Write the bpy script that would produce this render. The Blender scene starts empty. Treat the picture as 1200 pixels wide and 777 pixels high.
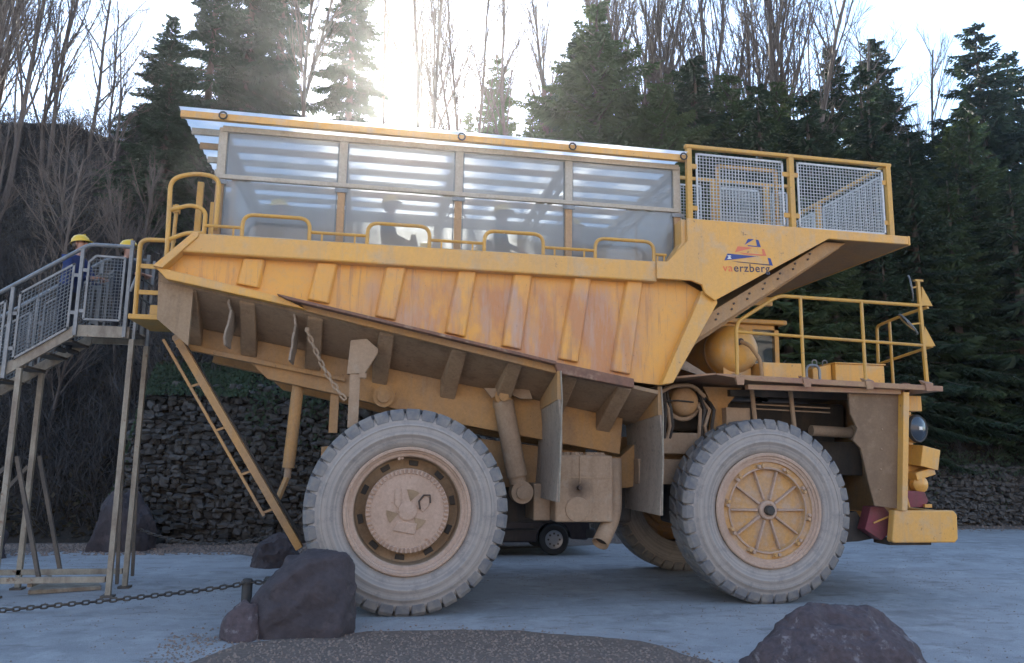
import bpy, bmesh, math, random
from mathutils import Vector, Matrix, noise
R = math.radians
rng = random.Random(7)
scn = bpy.context.scene
col = scn.collection

# ---------------------------------------------------------------- camera, sky, sun, exposure
cam_d = bpy.data.cameras.new("camera"); cam = bpy.data.objects.new("camera", cam_d); col.objects.link(cam)
YAW, TILT, ROLL = R(10.3), R(9.05), R(0.9)
fh = Vector((math.sin(YAW), math.cos(YAW), 0)); rt = Vector((math.cos(YAW), -math.sin(YAW), 0)); zz = Vector((0, 0, 1))
fw = fh*math.cos(TILT)+zz*math.sin(TILT); up0 = zz*math.cos(TILT)-fh*math.sin(TILT)
cr = rt*math.cos(ROLL)+up0*math.sin(ROLL); cu = up0*math.cos(ROLL)-rt*math.sin(ROLL)
M3 = Matrix((cr, cu, -fw)).transposed()
cam.matrix_world = Matrix.Translation((-0.524, -10.102, 2.042)) @ M3.to_4x4()
cam_d.sensor_width = 36; cam_d.lens = 27.0; cam_d.clip_end = 2000; cam_d.clip_start = 0.05
scn.camera = cam
SUN_DIR = Vector((0.021, 0.950, 0.463)).normalized()
SUN_EL = math.asin(SUN_DIR.z); SUN_AZ = math.atan2(SUN_DIR.x, SUN_DIR.y)
w = bpy.data.worlds.new("World"); scn.world = w; w.use_nodes = True
nt = w.node_tree; bgn = nt.nodes['Background']
sky = nt.nodes.new('ShaderNodeTexSky'); sky.sky_type = 'NISHITA'; sky.sun_disc = False
sky.sun_elevation = SUN_EL; sky.sun_rotation = SUN_AZ; sky.altitude = 700; sky.air_density = 1.0; sky.dust_density = 0.35; sky.ozone_density = 1.0
nt.links.new(sky.outputs[0], bgn.inputs[0]); bgn.inputs[1].default_value = 0.15
sd = bpy.data.lights.new("sun", 'SUN'); so = bpy.data.objects.new("sun", sd); col.objects.link(so)
sd.energy = 5.0; sd.angle = R(0.53); sd.color = (1.0, 0.93, 0.82)
so.rotation_euler = SUN_DIR.to_track_quat('Z', 'Y').to_euler(); so.location = SUN_DIR*80
scn.view_settings.view_transform = 'Standard'; scn.view_settings.look = 'None'
scn.view_settings.exposure = 1.9; scn.view_settings.gamma = 1.0
scn.render.engine = 'CYCLES'
scn.cycles.max_bounces = 8; scn.cycles.transparent_max_bounces = 24
scn.cycles.diffuse_bounces = 3; scn.cycles.caustics_reflective = False; scn.cycles.caustics_refractive = False
try: scn.cycles.use_denoising = True
except Exception: pass

# ---------------------------------------------------------------- materials
MATS = {}
def ramp(nt, fac, stops):
    r = nt.nodes.new('ShaderNodeValToRGB'); e = r.color_ramp.elements
    while len(e) < len(stops): e.new(0.5)
    for i, (p, c) in enumerate(stops):
        e[i].position = p; e[i].color = (*c, 1) if len(c) == 3 else c
    nt.links.new(fac, r.inputs[0]); return r.outputs[0]
def mixc(nt, fac, a, b, mode='MIX'):
    m = nt.nodes.new('ShaderNodeMix'); m.data_type = 'RGBA'; m.blend_type = mode
    for s, v in ((m.inputs[0], fac), (m.inputs[6], a), (m.inputs[7], b)):
        if hasattr(v, 'links'): nt.links.new(v, s)
        elif isinstance(v, (int, float)): s.default_value = v
        else: s.default_value = (*v, 1)
    return m.outputs[2]
def noise_n(nt, vec, scale, detail=6, rough=0.6, stretch=None):
    n = nt.nodes.new('ShaderNodeTexNoise'); n.inputs['Scale'].default_value = scale
    n.inputs['Detail'].default_value = detail; n.inputs['Roughness'].default_value = rough
    if stretch:
        mp = nt.nodes.new('ShaderNodeMapping'); mp.inputs['Scale'].default_value = stretch
        nt.links.new(vec, mp.inputs[0]); vec = mp.outputs[0]
    nt.links.new(vec, n.inputs['Vector']); return n.outputs[0]
def new_mat(name):
    m = bpy.data.materials.new(name); m.use_nodes = True
    nt = m.node_tree; b = nt.nodes['Principled BSDF']
    MATS[name] = m
    return m, nt, b
def pos(nt, obj=False):
    if obj:
        t = nt.nodes.new('ShaderNodeTexCoord'); return t.outputs['Object']
    g = nt.nodes.new('ShaderNodeNewGeometry'); return g.outputs['Position']
def bump(nt, b, h, strength=0.3, dist=0.02):
    n = nt.nodes.new('ShaderNodeBump'); n.inputs['Strength'].default_value = strength; n.inputs['Distance'].default_value = dist
    nt.links.new(h, n.inputs['Height']); nt.links.new(n.outputs[0], b.inputs['Normal'])
def worn(name, base, dirt, rough=0.55, lo=0.45, hi=0.7, scale=1.6, stretch=(1, 1, 0.45), third=None, tlo=0.55, thi=0.7, tscale=0.9, metal=0.0, bstr=0.15, tstretch=None, fine=0.12, objc=False, chips=None, streaks=None):
    m, nt, b = new_mat(name); p = pos(nt, objc)
    c = mixc(nt, ramp(nt, noise_n(nt, p, scale, 8, 0.65, stretch), [(lo, (0, 0, 0)), (hi, (1, 1, 1))]), base, dirt)
    if third:
        c = mixc(nt, ramp(nt, noise_n(nt, p, tscale, 7, 0.62, tstretch), [(tlo, (0, 0, 0)), (thi, (1, 1, 1))]), c, third)
    if streaks:
        c = mixc(nt, ramp(nt, noise_n(nt, p, 5, 7, .7, (1.6, 1.6, .16)), [(.52, (0, 0, 0)), (.70, (.6,)*3)]), c, streaks)
    if chips:
        ch_ = noise_n(nt, p, 13, 9, .8); big = noise_n(nt, p, 1.1, 3, .5)
        mm = nt.nodes.new('ShaderNodeMath'); mm.operation = 'MULTIPLY'; nt.links.new(ramp(nt, ch_, [(.60, (0, 0, 0)), (.64, (1, 1, 1))]), mm.inputs[0]); nt.links.new(ramp(nt, big, [(.42, (0, 0, 0)), (.6, (1, 1, 1))]), mm.inputs[1])
        c = mixc(nt, mm.outputs[0], c, chips)
    g = noise_n(nt, p, 26, 5, 0.7)
    c = mixc(nt, 1.0, c, ramp(nt, g, [(0.3, (1-fine*2,)*3), (0.7, (1+0*fine,)*3)]), 'MULTIPLY')
    nt.links.new(c, b.inputs['Base Color']); b.inputs['Roughness'].default_value = rough; b.inputs['Metallic'].default_value = metal
    if bstr: bump(nt, b, g, bstr, 0.01)
    return m
YEL = (0.76, 0.38, 0.065); TAN = (0.34, 0.235, 0.135)
worn('yellow_paint', YEL, (0.62, 0.35, 0.12), 0.42, 0.4, 0.75, 1.2, third=(0.52, 0.38, 0.24), tlo=0.52, thi=0.78, tscale=2.5, fine=0.06, bstr=0.05, chips=(.20, .11, .06), streaks=(.50, .33, .17))
worn('rail_paint', (0.64, 0.34, 0.06), (0.48, 0.28, 0.09), 0.45, 0.45, 0.75, 5.0, fine=0.08, bstr=0.05, chips=(.16, .10, .06))
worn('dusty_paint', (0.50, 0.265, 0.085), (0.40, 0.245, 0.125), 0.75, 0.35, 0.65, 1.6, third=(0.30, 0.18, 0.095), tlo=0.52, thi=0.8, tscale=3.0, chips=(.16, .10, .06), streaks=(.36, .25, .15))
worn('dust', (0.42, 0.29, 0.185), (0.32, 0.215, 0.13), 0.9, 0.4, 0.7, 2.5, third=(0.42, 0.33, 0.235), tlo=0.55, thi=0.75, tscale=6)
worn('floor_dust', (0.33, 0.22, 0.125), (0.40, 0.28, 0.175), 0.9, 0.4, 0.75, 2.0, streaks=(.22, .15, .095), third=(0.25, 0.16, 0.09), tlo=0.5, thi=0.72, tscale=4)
worn('grey_dust', (0.32, 0.25, 0.19), (0.40, 0.32, 0.24), 0.9, 0.4, 0.7, 7, stretch=(1, 1, .3), third=(0.2, .16, .13), tlo=.55, thi=.72, tscale=14)
worn('rim_dust', (0.52, 0.36, 0.26), (0.43, 0.29, 0.20), 0.85, 0.42, 0.7, 3.5, third=(0.33, 0.17, 0.09), tlo=0.63, thi=0.75, tscale=9, bstr=0.2)
worn('rim_yellow', (0.60, 0.33, 0.11), (0.52, 0.34, 0.20), 0.8, 0.4, 0.65, 4, third=(0.50, 0.36, 0.26), tlo=.5, thi=.7, tscale=7)
worn('dark_steel', (0.045, 0.04, 0.035), (0.10, 0.075, 0.05), 0.7, 0.45, 0.7, 3)
worn('rust_ledge', (0.26, 0.125, 0.075), (0.17, 0.095, 0.065), 0.8, 0.4, 0.7, 4, third=(0.38, 0.25, 0.16), tlo=.55, thi=.7, tscale=6)
worn('maroon', (0.22, 0.045, 0.06), (0.15, 0.06, 0.05), 0.6, 0.4, 0.7, 5)
worn('deck_edge', (0.42, 0.25, 0.13), (0.34, 0.17, 0.11), 0.7, 0.4, 0.7, 3, stretch=(1, 1, 1))
worn('galv', (0.26, 0.27, 0.27), (0.17, 0.175, 0.17), 0.5, 0.4, 0.7, 8, metal=0.35, bstr=0.05)
worn('mesh_galv', (0.62, 0.62, 0.60), (0.5, 0.5, 0.48), 0.5, 0.4, 0.7, 8, metal=0.1, bstr=0)
worn('cream_steel', (0.36, 0.31, 0.23), (0.23, 0.18, 0.13), 0.65, 0.42, 0.65, 6, stretch=(1, 1, .4), third=(0.2, 0.11, 0.06), tlo=.62, thi=.7, tscale=9)
worn('frame_grey', (0.52, 0.45, 0.35), (0.46, 0.37, 0.26), 0.6, 0.4, 0.7, 4, bstr=.05)
worn('purlin', (0.50, 0.29, 0.13), (0.42, 0.26, 0.14), 0.6, 0.4, 0.7, 4)
worn('stair_dark', (0.10, 0.085, 0.07), (0.19, 0.15, 0.11), 0.8, 0.4, 0.7, 5)
worn('bark', (0.10, 0.075, 0.055), (0.17, 0.135, 0.105), 0.9, 0.4, 0.7, 4, stretch=(1, 1, .25), objc=True)
worn('black_rubber', (0.03, 0.03, 0.032), (0.06, 0.055, 0.05), 0.8)
worn('car_paint', (0.030, 0.025, 0.032), (0.07, 0.06, 0.06), 0.25, 0.5, 0.8, 3, bstr=0, fine=.02)
worn('seat_cloth', (0.06, 0.07, 0.09), (0.1, 0.1, 0.11), 0.85)
worn('jacket_blue', (0.03, 0.05, 0.16), (0.02, 0.03, 0.10), 0.8, objc=True)
worn('jacket_dark', (0.02, 0.022, 0.03), (0.04, 0.04, 0.05), 0.8, objc=True)
worn('jacket_teal', (0.04, 0.09, 0.12), (0.03, 0.05, 0.07), 0.8, objc=True)
worn('trousers', (0.025, 0.03, 0.045), (0.05, 0.05, 0.06), 0.85, objc=True)
worn('skin', (0.50, 0.28, 0.20), (0.44, 0.23, 0.16), 0.55, bstr=0.02, fine=.03, objc=True)
worn('hair', (0.035, 0.022, 0.014), (0.06, 0.035, 0.02), 0.6, objc=True)
def plain(name, c, rough=0.5, metal=0.0):
    m, nt, b = new_mat(name); b.inputs['Base Color'].default_value = (*c, 1); b.inputs['Roughness'].default_value = rough; b.inputs['Metallic'].default_value = metal; return m
plain('helmet_yellow', (0.72, 0.47, 0.03), 0.3); plain('helmet_white', (0.75, 0.73, 0.66), 0.3)
plain('logo_blue', (0.025, 0.05, 0.20), 0.5); plain('logo_red', (0.66, 0.16, 0.07), 0.5); plain('logo_white', (0.75, 0.72, 0.65), 0.5); plain('logo_ink', (0.035, 0.03, 0.05), 0.5); plain('logo_orange', (0.72, 0.13, 0.04), .5)
plain('paper', (0.75, 0.75, 0.72), 0.7); plain('chrome', (0.55, 0.55, 0.55), 0.15, 1.0); plain('mirror', (0.75, 0.78, 0.8), 0.06, 1.0)
plain('tail_red', (0.25, 0.01, 0.01), 0.2); plain('eye_white', (.7, .68, .65), .3); plain('lip', (.35, .12, .1), .5)
plain('bolt_dark', (0.07, 0.045, 0.03), 0.7); plain('lens_glass', (0.03, 0.04, 0.055), 0.18)
plain('wheel_silver', (0.35, 0.36, 0.38), 0.35, 0.7)

def side_paint():
    m, nt, b = new_mat('side_paint'); p = pos(nt)
    base = mixc(nt, ramp(nt, noise_n(nt, p, 1.3, 7, .6), [(.4, (0, 0, 0)), (.75, (1, 1, 1))]), (0.76, 0.36, 0.06), (0.68, 0.34, 0.10))
    sep = nt.nodes.new('ShaderNodeSeparateXYZ'); nt.links.new(p, sep.inputs[0])
    def mrange(v, a, b_):
        n = nt.nodes.new('ShaderNodeMapRange'); n.inputs[1].default_value = a; n.inputs[2].default_value = b_; nt.links.new(v, n.inputs[0]); return n.outputs[0]
    def math_n(op, a, b_=None):
        n = nt.nodes.new('ShaderNodeMath'); n.operation = op
        for i, v in enumerate((a, b_)):
            if v is None: continue
            if hasattr(v, 'links'): nt.links.new(v, n.inputs[i])
            else: n.inputs[i].default_value = v
        return n.outputs[0]
    band = math_n('MULTIPLY', mrange(sep.outputs[0], -1.3, 0.2), mrange(sep.outputs[0], 3.5, 2.9))
    band = math_n('MULTIPLY', band, mrange(sep.outputs[2], 4.5, 4.25))
    streak = noise_n(nt, p, 1.5, 9, .6, (1.7, 1, .6))
    f = math_n('MULTIPLY', ramp(nt, streak, [(.40, (0, 0, 0)), (.56, (1, 1, 1))]), band)
    c = mixc(nt, math_n('MULTIPLY', f, .95), base, (0.52, 0.22, 0.085))
    st2 = noise_n(nt, p, 2.2, 9, .66, (2.2, 1, .4))
    f2 = math_n('MULTIPLY', ramp(nt, st2, [(.47, (0, 0, 0)), (.62, (1, 1, 1))]), f)
    c = mixc(nt, math_n('MULTIPLY', f2, .9), c, (0.50, 0.325, 0.235))
    dust = noise_n(nt, p, 9, 9, .75)
    c = mixc(nt, ramp(nt, dust, [(.5, (0, 0, 0)), (.8, (.55,)*3)]), c, (0.45, 0.31, 0.17))
    run = noise_n(nt, p, 6, 8, .7, (1.8, 1, .13))
    c = mixc(nt, ramp(nt, run, [(.54, (0, 0, 0)), (.68, (.75,)*3)]), c, (0.40, 0.19, 0.09))
    chp_ = noise_n(nt, p, 12, 9, .8)
    c = mixc(nt, ramp(nt, chp_, [(.64, (0, 0, 0)), (.67, (.9,)*3)]), c, (0.22, 0.11, 0.06))
    scr = noise_n(nt, p, 30, 4, .7, (1, 1, .25))
    c = mixc(nt, ramp(nt, scr, [(.66, (0, 0, 0)), (.74, (.6,)*3)]), c, (0.25, 0.13, 0.07))
    nt.links.new(c, b.inputs['Base Color']); b.inputs['Roughness'].default_value = 0.5
    bump(nt, b, noise_n(nt, p, 3.5, 3, .5), 0.25, 0.03)
side_paint()

def tyre_mat():
    m, nt, b = new_mat('tyre_rubber'); p = pos(nt, True)
    c = mixc(nt, ramp(nt, noise_n(nt, p, 3, 8, .65), [(.35, (0, 0, 0)), (.7, (1, 1, 1))]), (0.32, 0.275, 0.235), (0.24, 0.215, 0.195))
    v = nt.nodes.new('ShaderNodeVectorMath'); v.operation = 'MULTIPLY'; v.inputs[1].default_value = (1, 0, 1); nt.links.new(p, v.inputs[0])
    l = nt.nodes.new('ShaderNodeVectorMath'); l.operation = 'LENGTH'; nt.links.new(v.outputs[0], l.inputs[0])
    wv = nt.nodes.new('ShaderNodeTexNoise'); wv.noise_dimensions = '1D'; wv.inputs['Scale'].default_value = 28; nt.links.new(l.outputs['Value'], wv.inputs['W'])
    c = mixc(nt, ramp(nt, wv.outputs[0], [(.40, (0, 0, 0)), (.58, (.6,)*3)]), c, (0.40, 0.35, 0.295))
    c = mixc(nt, ramp(nt, noise_n(nt, p, 5, 9, .75), [(.5, (0, 0, 0)), (.68, (.75,)*3)]), c, (0.17, 0.16, 0.155))
    c = mixc(nt, ramp(nt, noise_n(nt, p, 22, 8, .8), [(.58, (0, 0, 0)), (.68, (.7,)*3)]), c, (0.14, 0.13, 0.125))
    nt.links.new(c, b.inputs['Base Color']); b.inputs['Roughness'].default_value = .85
    bump(nt, b, noise_n(nt, p, 40, 5, .7), .25, .01)
    m, nt, b = new_mat('lug_rubber'); p = pos(nt)
    c = mixc(nt, ramp(nt, noise_n(nt, p, 7, 8, .65), [(.35, (0, 0, 0)), (.65, (1, 1, 1))]), (0.13, 0.132, 0.14), (0.24, 0.215, 0.185))
    nt.links.new(c, b.inputs['Base Color']); b.inputs['Roughness'].default_value = .8
    bump(nt, b, noise_n(nt, p, 30, 5, .7), .3, .01)
tyre_mat()

def ground_mats():
    worn('fender', (0.23, 0.145, 0.08), (0.17, 0.105, 0.06), .8, .4, .7, 2.5, third=(.30, .2, .12), tlo=.55, thi=.75, tscale=5)
    m, nt, b = new_mat('asphalt'); p = pos(nt)
    n1 = noise_n(nt, p, .35, 8, .6, (1, 1.4, 1)); n2 = noise_n(nt, p, 3, 10, .7); n3 = noise_n(nt, p, 90, 3, .6)
    c = mixc(nt, ramp(nt, n1, [(.38, (0, 0, 0)), (.66, (1, 1, 1))]), (0.28, 0.275, 0.268), (0.40, 0.39, 0.38))
    c = mixc(nt, ramp(nt, n2, [(.42, (0, 0, 0)), (.75, (.8,)*3)]), c, (0.43, 0.42, 0.405))
    c = mixc(nt, ramp(nt, noise_n(nt, p, .8, 7, .65, (.55, 1.6, 1)), [(.56, (0, 0, 0)), (.75, (.55,)*3)]), c, (0.16, 0.145, 0.13))
    c = mixc(nt, ramp(nt, noise_n(nt, p, 1.7, 9, .72), [(.50, (0, 0, 0)), (.64, (.75,)*3)]), c, (0.47, 0.46, 0.445))
    c = mixc(nt, ramp(nt, noise_n(nt, p, 2.6, 9, .75, (.5, 1.3, 1)), [(.54, (0, 0, 0)), (.66, (.7,)*3)]), c, (0.17, 0.15, 0.13))
    c = mixc(nt, 1.0, c, ramp(nt, n3, [(.25, (.62,)*3), (.75, (1.18,)*3)]), 'MULTIPLY')
    vz = nt.nodes.new('ShaderNodeTexVoronoi'); vz.inputs['Scale'].default_value = 38; nt.links.new(p, vz.inputs['Vector'])
    c = mixc(nt, ramp(nt, vz.outputs['Distance'], [(.05, (.55,)*3), (.22, (0, 0, 0))]), c, (.13, .115, .10))
    sp_ = noise_n(nt, p, 14, 6, .7)
    c = mixc(nt, ramp(nt, sp_, [(.60, (0, 0, 0)), (.72, (.7,)*3)]), c, (.45, .44, .42))
    c = mixc(nt, ramp(nt, noise_n(nt, p, 6, 8, .75), [(.56, (0, 0, 0)), (.70, (.55,)*3)]), c, (.15, .13, .115))
    nt.links.new(c, b.inputs['Base Color']); b.inputs['Roughness'].default_value = .82
    ad = nt.nodes.new('ShaderNodeMath'); ad.operation = 'ADD'; nt.links.new(n3, ad.inputs[0]); nt.links.new(n2, ad.inputs[1])
    bump(nt, b, ad.outputs[0], .35, .02)
    worn('gravel_bed', (0.25, 0.175, 0.13), (0.19, 0.135, 0.10), .95, .4, .65, 8, stretch=(1, 1, 1), third=(.24, .19, .155), tlo=.5, thi=.7, tscale=45, bstr=.8, fine=.3)
    rand_mat('shrub_twig', (0.058, 0.052, 0.048), (0.066, 0.058, 0.053), scale=1.2, bstr=0, third=(.04, .035, .03))
    worn('litter', (0.040, 0.031, 0.024), (0.024, 0.022, 0.017), .95, .4, .65, 3, stretch=(1, 1, 1), third=(.085, .065, .048), tlo=.55, thi=.7, tscale=18, bstr=.8, fine=.3)

def rand_mat(name, a, b_, rough=.9, scale=6, sat=True, bstr=.5, trans=0.0, third=None):
    m, nt, b = new_mat(name); oi = nt.nodes.new('ShaderNodeObjectInfo'); p = pos(nt)
    c = mixc(nt, oi.outputs['Random'], a, b_)
    n = noise_n(nt, p, scale, 7, .65)
    c = mixc(nt, 1.0, c, ramp(nt, n, [(.3, (.62,)*3), (.7, (1.15,)*3)]), 'MULTIPLY')
    if third: c = mixc(nt, ramp(nt, noise_n(nt, p, scale*.4, 6, .7), [(.56, (0, 0, 0)), (.66, (.8,)*3)]), c, third)
    nt.links.new(c, b.inputs['Base Color']); b.inputs['Roughness'].default_value = rough
    if bstr: bump(nt, b, n, bstr, .03)
    if trans:
        tr = nt.nodes.new('ShaderNodeBsdfTranslucent'); nt.links.new(c, tr.inputs[0])
        mx = nt.nodes.new('ShaderNodeMixShader'); mx.inputs[0].default_value = trans
        nt.links.new(b.outputs[0], mx.inputs[1]); nt.links.new(tr.outputs[0], mx.inputs[2]); nt.links.new(mx.outputs[0], nt.nodes['Material Output'].inputs[0])
    return m
ground_mats()
rand_mat('wall_stone', (0.03, 0.028, 0.026), (0.10, 0.09, 0.08), scale=11, third=(0.045, .042, .034))
rand_mat('boulder', (0.06, 0.048, 0.05), (0.062, 0.05, 0.052), scale=7, third=(0.09, .07, .068), bstr=.8)
rand_mat('boulder_red', (0.10, 0.072, 0.072), (0.095, 0.07, 0.07), scale=16, third=(0.24, .21, .205), bstr=1.0)
rand_mat('pebble', (0.24, 0.175, 0.135), (0.28, 0.21, 0.165), scale=30, bstr=0)
rand_mat('needles', (0.026, 0.050, 0.022), (0.046, 0.074, 0.030), scale=.9, bstr=0, trans=.3, rough=.7)
rand_mat('needles_light', (0.065, 0.10, 0.034), (0.09, 0.12, 0.04), scale=.9, bstr=0, trans=.4, rough=.7)
rand_mat('twig', (0.10, 0.075, 0.058), (0.15, 0.115, 0.09), scale=1.5, bstr=0, trans=.0)
rand_mat('brush_leaf', (0.07, 0.054, 0.03), (0.09, 0.065, 0.034), scale=2.5, bstr=0, trans=.4, third=(.06, .085, .03))

def glass_mat(name, dust=.10, tint=(.93, .96, .98), gl=.08):
    m, nt, b = new_mat(name); nt.nodes.remove(b)
    tr = nt.nodes.new('ShaderNodeBsdfTransparent'); tr.inputs[0].default_value = (*tint, 1)
    g = nt.nodes.new('ShaderNodeBsdfGlossy'); g.inputs['Roughness'].default_value = .06
    lw = nt.nodes.new('ShaderNodeFresnel'); lw.inputs[0].default_value = 1.45
    m1 = nt.nodes.new('ShaderNodeMixShader'); nt.links.new(lw.outputs[0], m1.inputs[0]); nt.links.new(tr.outputs[0], m1.inputs[1]); nt.links.new(g.outputs[0], m1.inputs[2])
    d = nt.nodes.new('ShaderNodeBsdfDiffuse'); d.inputs[0].default_value = (.82, .80, .76, 1)
    t = nt.nodes.new('ShaderNodeBsdfTranslucent'); t.inputs[0].default_value = (.93, .91, .88, 1)
    m2 = nt.nodes.new('ShaderNodeMixShader'); m2.inputs[0].default_value = .78; nt.links.new(d.outputs[0], m2.inputs[1]); nt.links.new(t.outputs[0], m2.inputs[2])
    p = pos(nt); n = noise_n(nt, p, 1.2, 4, .5, (1, 1, .5))
    f = ramp(nt, n, [(.25, (dust*.8,)*3), (.8, (dust*1.25,)*3)])
    m3 = nt.nodes.new('ShaderNodeMixShader'); nt.links.new(f, m3.inputs[0]); nt.links.new(m1.outputs[0], m3.inputs[1]); nt.links.new(m2.outputs[0], m3.inputs[2])
    nt.links.new(m3.outputs[0], nt.nodes['Material Output'].inputs[0])
glass_mat('pane', .33); glass_mat('cab_glass', .06, (.7, .75, .75))
def roof_mat():
    m, nt, b = new_mat('roof_sheet'); nt.nodes.remove(b); p = pos(nt)
    d = nt.nodes.new('ShaderNodeBsdfDiffuse'); t = nt.nodes.new('ShaderNodeBsdfTranslucent')
    c = mixc(nt, noise_n(nt, p, 2, 7, .6), (.90, .88, .84), (.80, .79, .76))
    nt.links.new(c, d.inputs[0]); nt.links.new(c, t.inputs[0])
    m2 = nt.nodes.new('ShaderNodeMixShader'); m2.inputs[0].default_value = .74; nt.links.new(d.outputs[0], m2.inputs[1]); nt.links.new(t.outputs[0], m2.inputs[2])
    nt.links.new(m2.outputs[0], nt.nodes['Material Output'].inputs[0])
roof_mat()

# ---------------------------------------------------------------- mesh builder
class MB:
    def __init__(s): s.v = []; s.f = []
    def add(s, vs, fs):
        o = len(s.v); s.v += [tuple(v) for v in vs]; s.f += [tuple(i+o for i in f) for f in fs]; return s
    def box(s, a, b):
        x0, x1 = sorted((a[0], b[0])); y0, y1 = sorted((a[1], b[1])); z0, z1 = sorted((a[2], b[2]))
        return s.add([(x0, y0, z0), (x1, y0, z0), (x1, y1, z0), (x0, y1, z0), (x0, y0, z1), (x1, y0, z1), (x1, y1, z1), (x0, y1, z1)],
                     [(0, 3, 2, 1), (4, 5, 6, 7), (0, 1, 5, 4), (1, 2, 6, 5), (2, 3, 7, 6), (3, 0, 4, 7)])
    def prism(s, poly, y0, y1):                       # polygon in xz, extruded along y
        n = len(poly); ar = sum(poly[i][0]*poly[(i+1) % n][1]-poly[(i+1) % n][0]*poly[i][1] for i in range(n))
        if ar < 0: poly = poly[::-1]
        vs = [(x, y0, z) for x, z in poly]+[(x, y1, z) for x, z in poly]
        fs = [tuple(range(n)), tuple(range(2*n-1, n-1, -1))]+[(i, i+n, (i+1) % n+n, (i+1) % n) for i in range(n)]
        return s.add(vs, fs)
    def hexa(s, q0, q1):                              # two quads joined
        return s.add(list(q0)+list(q1), [(0, 3, 2, 1), (4, 5, 6, 7), (0, 1, 5, 4), (1, 2, 6, 5), (2, 3, 7, 6), (3, 0, 4, 7)])
    def bar(s, a, b, wd, hd=None, up=(0, 0, 1)):      # rectangular bar from a to b
        hd = hd or wd; a = Vector(a); b = Vector(b); d = (b-a).normalized(); u = Vector(up)
        if abs(d.dot(u)) > .98: u = Vector((0, 1, 0))
        sd_ = d.cross(u).normalized()*wd/2; u = sd_.cross(d).normalized()*hd/2
        return s.hexa([a-sd_-u, a+sd_-u, a+sd_+u, a-sd_+u], [b-sd_-u, b+sd_-u, b+sd_+u, b-sd_+u])
    def tube(s, pts, r, n=8, cap=True):
        pts = [Vector(p) for p in pts]; rs = r if isinstance(r, (list, tuple)) else [r]*len(pts)
        ref = Vector((0, 0, 1)); o = len(s.v); m = len(pts); prev = None
        for i, p in enumerate(pts):
            d = (pts[min(i+1, m-1)]-pts[max(i-1, 0)]).normalized()
            if prev is None:
                a = d.cross(ref)
                if a.length < .15: a = d.cross(Vector((0, 1, 0)))
            else: a = prev-d*prev.dot(d)
            a.normalize(); prev = a; b = d.cross(a)
            for k in range(n):
                t = 2*math.pi*k/n; s.v.append(tuple(p+(a*math.cos(t)+b*math.sin(t))*rs[i]))
        for i in range(m-1):
            for k in range(n):
                k2 = (k+1) % n
                s.f.append((o+i*n+k, o+i*n+k2, o+(i+1)*n+k2, o+(i+1)*n+k))
        if cap: s.f.append(tuple(o+k for k in range(n))[::-1]); s.f.append(tuple(o+(m-1)*n+k for k in range(n)))
        return s
    def lathe(s, prof, c, n=48, axis='y', closed=False):   # prof [(r, h)] around an axis through c
        o = len(s.v); m = len(prof)
        for k in range(n):
            t = 2*math.pi*k/n; ct, st = math.cos(t), math.sin(t)
            for r, h in prof:
                if axis == 'y': p = (c[0]+r*ct, c[1]+h, c[2]+r*st)
                elif axis == 'x': p = (c[0]+h, c[1]+r*ct, c[2]+r*st)
                else: p = (c[0]+r*ct, c[1]+r*st, c[2]+h)
                s.v.append(p)
        for k in range(n):
            k2 = (k+1) % n
            for i in range(m if closed else m-1):
                j = (i+1) % m
                s.f.append((o+k*m+i, o+k2*m+i, o+k2*m+j, o+k*m+j))
        return s
    def build(s, name, mat, parent=None, smooth=False, bevel=0.0, sub=0, angle=35):
        me = bpy.data.meshes.new(name); me.from_pydata(s.v, [], s.f); me.validate()
        bm = bmesh.new(); bm.from_mesh(me); bmesh.ops.recalc_face_normals(bm, faces=bm.faces); bm.to_mesh(me); bm.free()
        return mesh_obj(name, me, mat, parent, smooth, bevel, angle)
def mesh_obj(name, me, mat, parent=None, smooth=False, bevel=0.0, angle=35):
    if mat and len(me.materials) == 0: me.materials.append(MATS[mat])
    o = bpy.data.objects.new(name, me); col.objects.link(o)
    if parent: o.parent = parent
    if smooth:
        me.polygons.foreach_set('use_smooth', [True]*len(me.polygons))
        if angle < 180:
            try: me.set_sharp_from_angle(angle=R(angle))
            except Exception: pass
    if bevel:
        b = o.modifiers.new('bevel', 'BEVEL'); b.width = bevel; b.segments = 2; b.limit_method = 'ANGLE'; b.angle_limit = R(40)
    return o
def empty(name, loc=(0, 0, 0), rz=0):
    o = bpy.data.objects.new(name, None); col.objects.link(o); o.location = loc; o.rotation_euler = (0, 0, rz); o.empty_display_size = .2; return o
def tag(o, label=None, cat=None, group=None, kind=None):
    if label: o['label'] = label
    if cat: o['category'] = cat
    if group: o['group'] = group
    if kind: o['kind'] = kind
    return o
def dup(o, parent, loc=None, rot=None, scale=None, name=None):
    c = o.copy(); col.objects.link(c); c.parent = parent
    if name: c.name = name
    if loc is not None: c.location = loc
    if rot is not None: c.rotation_euler = rot
    if scale is not None: c.scale = scale
    return c
def arc(pts, r=.12, n=5):                              # round the corners of a polyline
    pts = [Vector(p) for p in pts]; out = [pts[0]]
    for i in range(1, len(pts)-1):
        a, b, c = pts[i-1], pts[i], pts[i+1]; d0 = (a-b); d1 = (c-b); l = min(r, d0.length*.45, d1.length*.45)
        p0 = b+d0.normalized()*l; p1 = b+d1.normalized()*l
        for k in range(n+1):
            t = k/n; out.append(p0*(1-t)**2+b*2*t*(1-t)+p1*t*t)
    out.append(pts[-1]); return out

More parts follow.
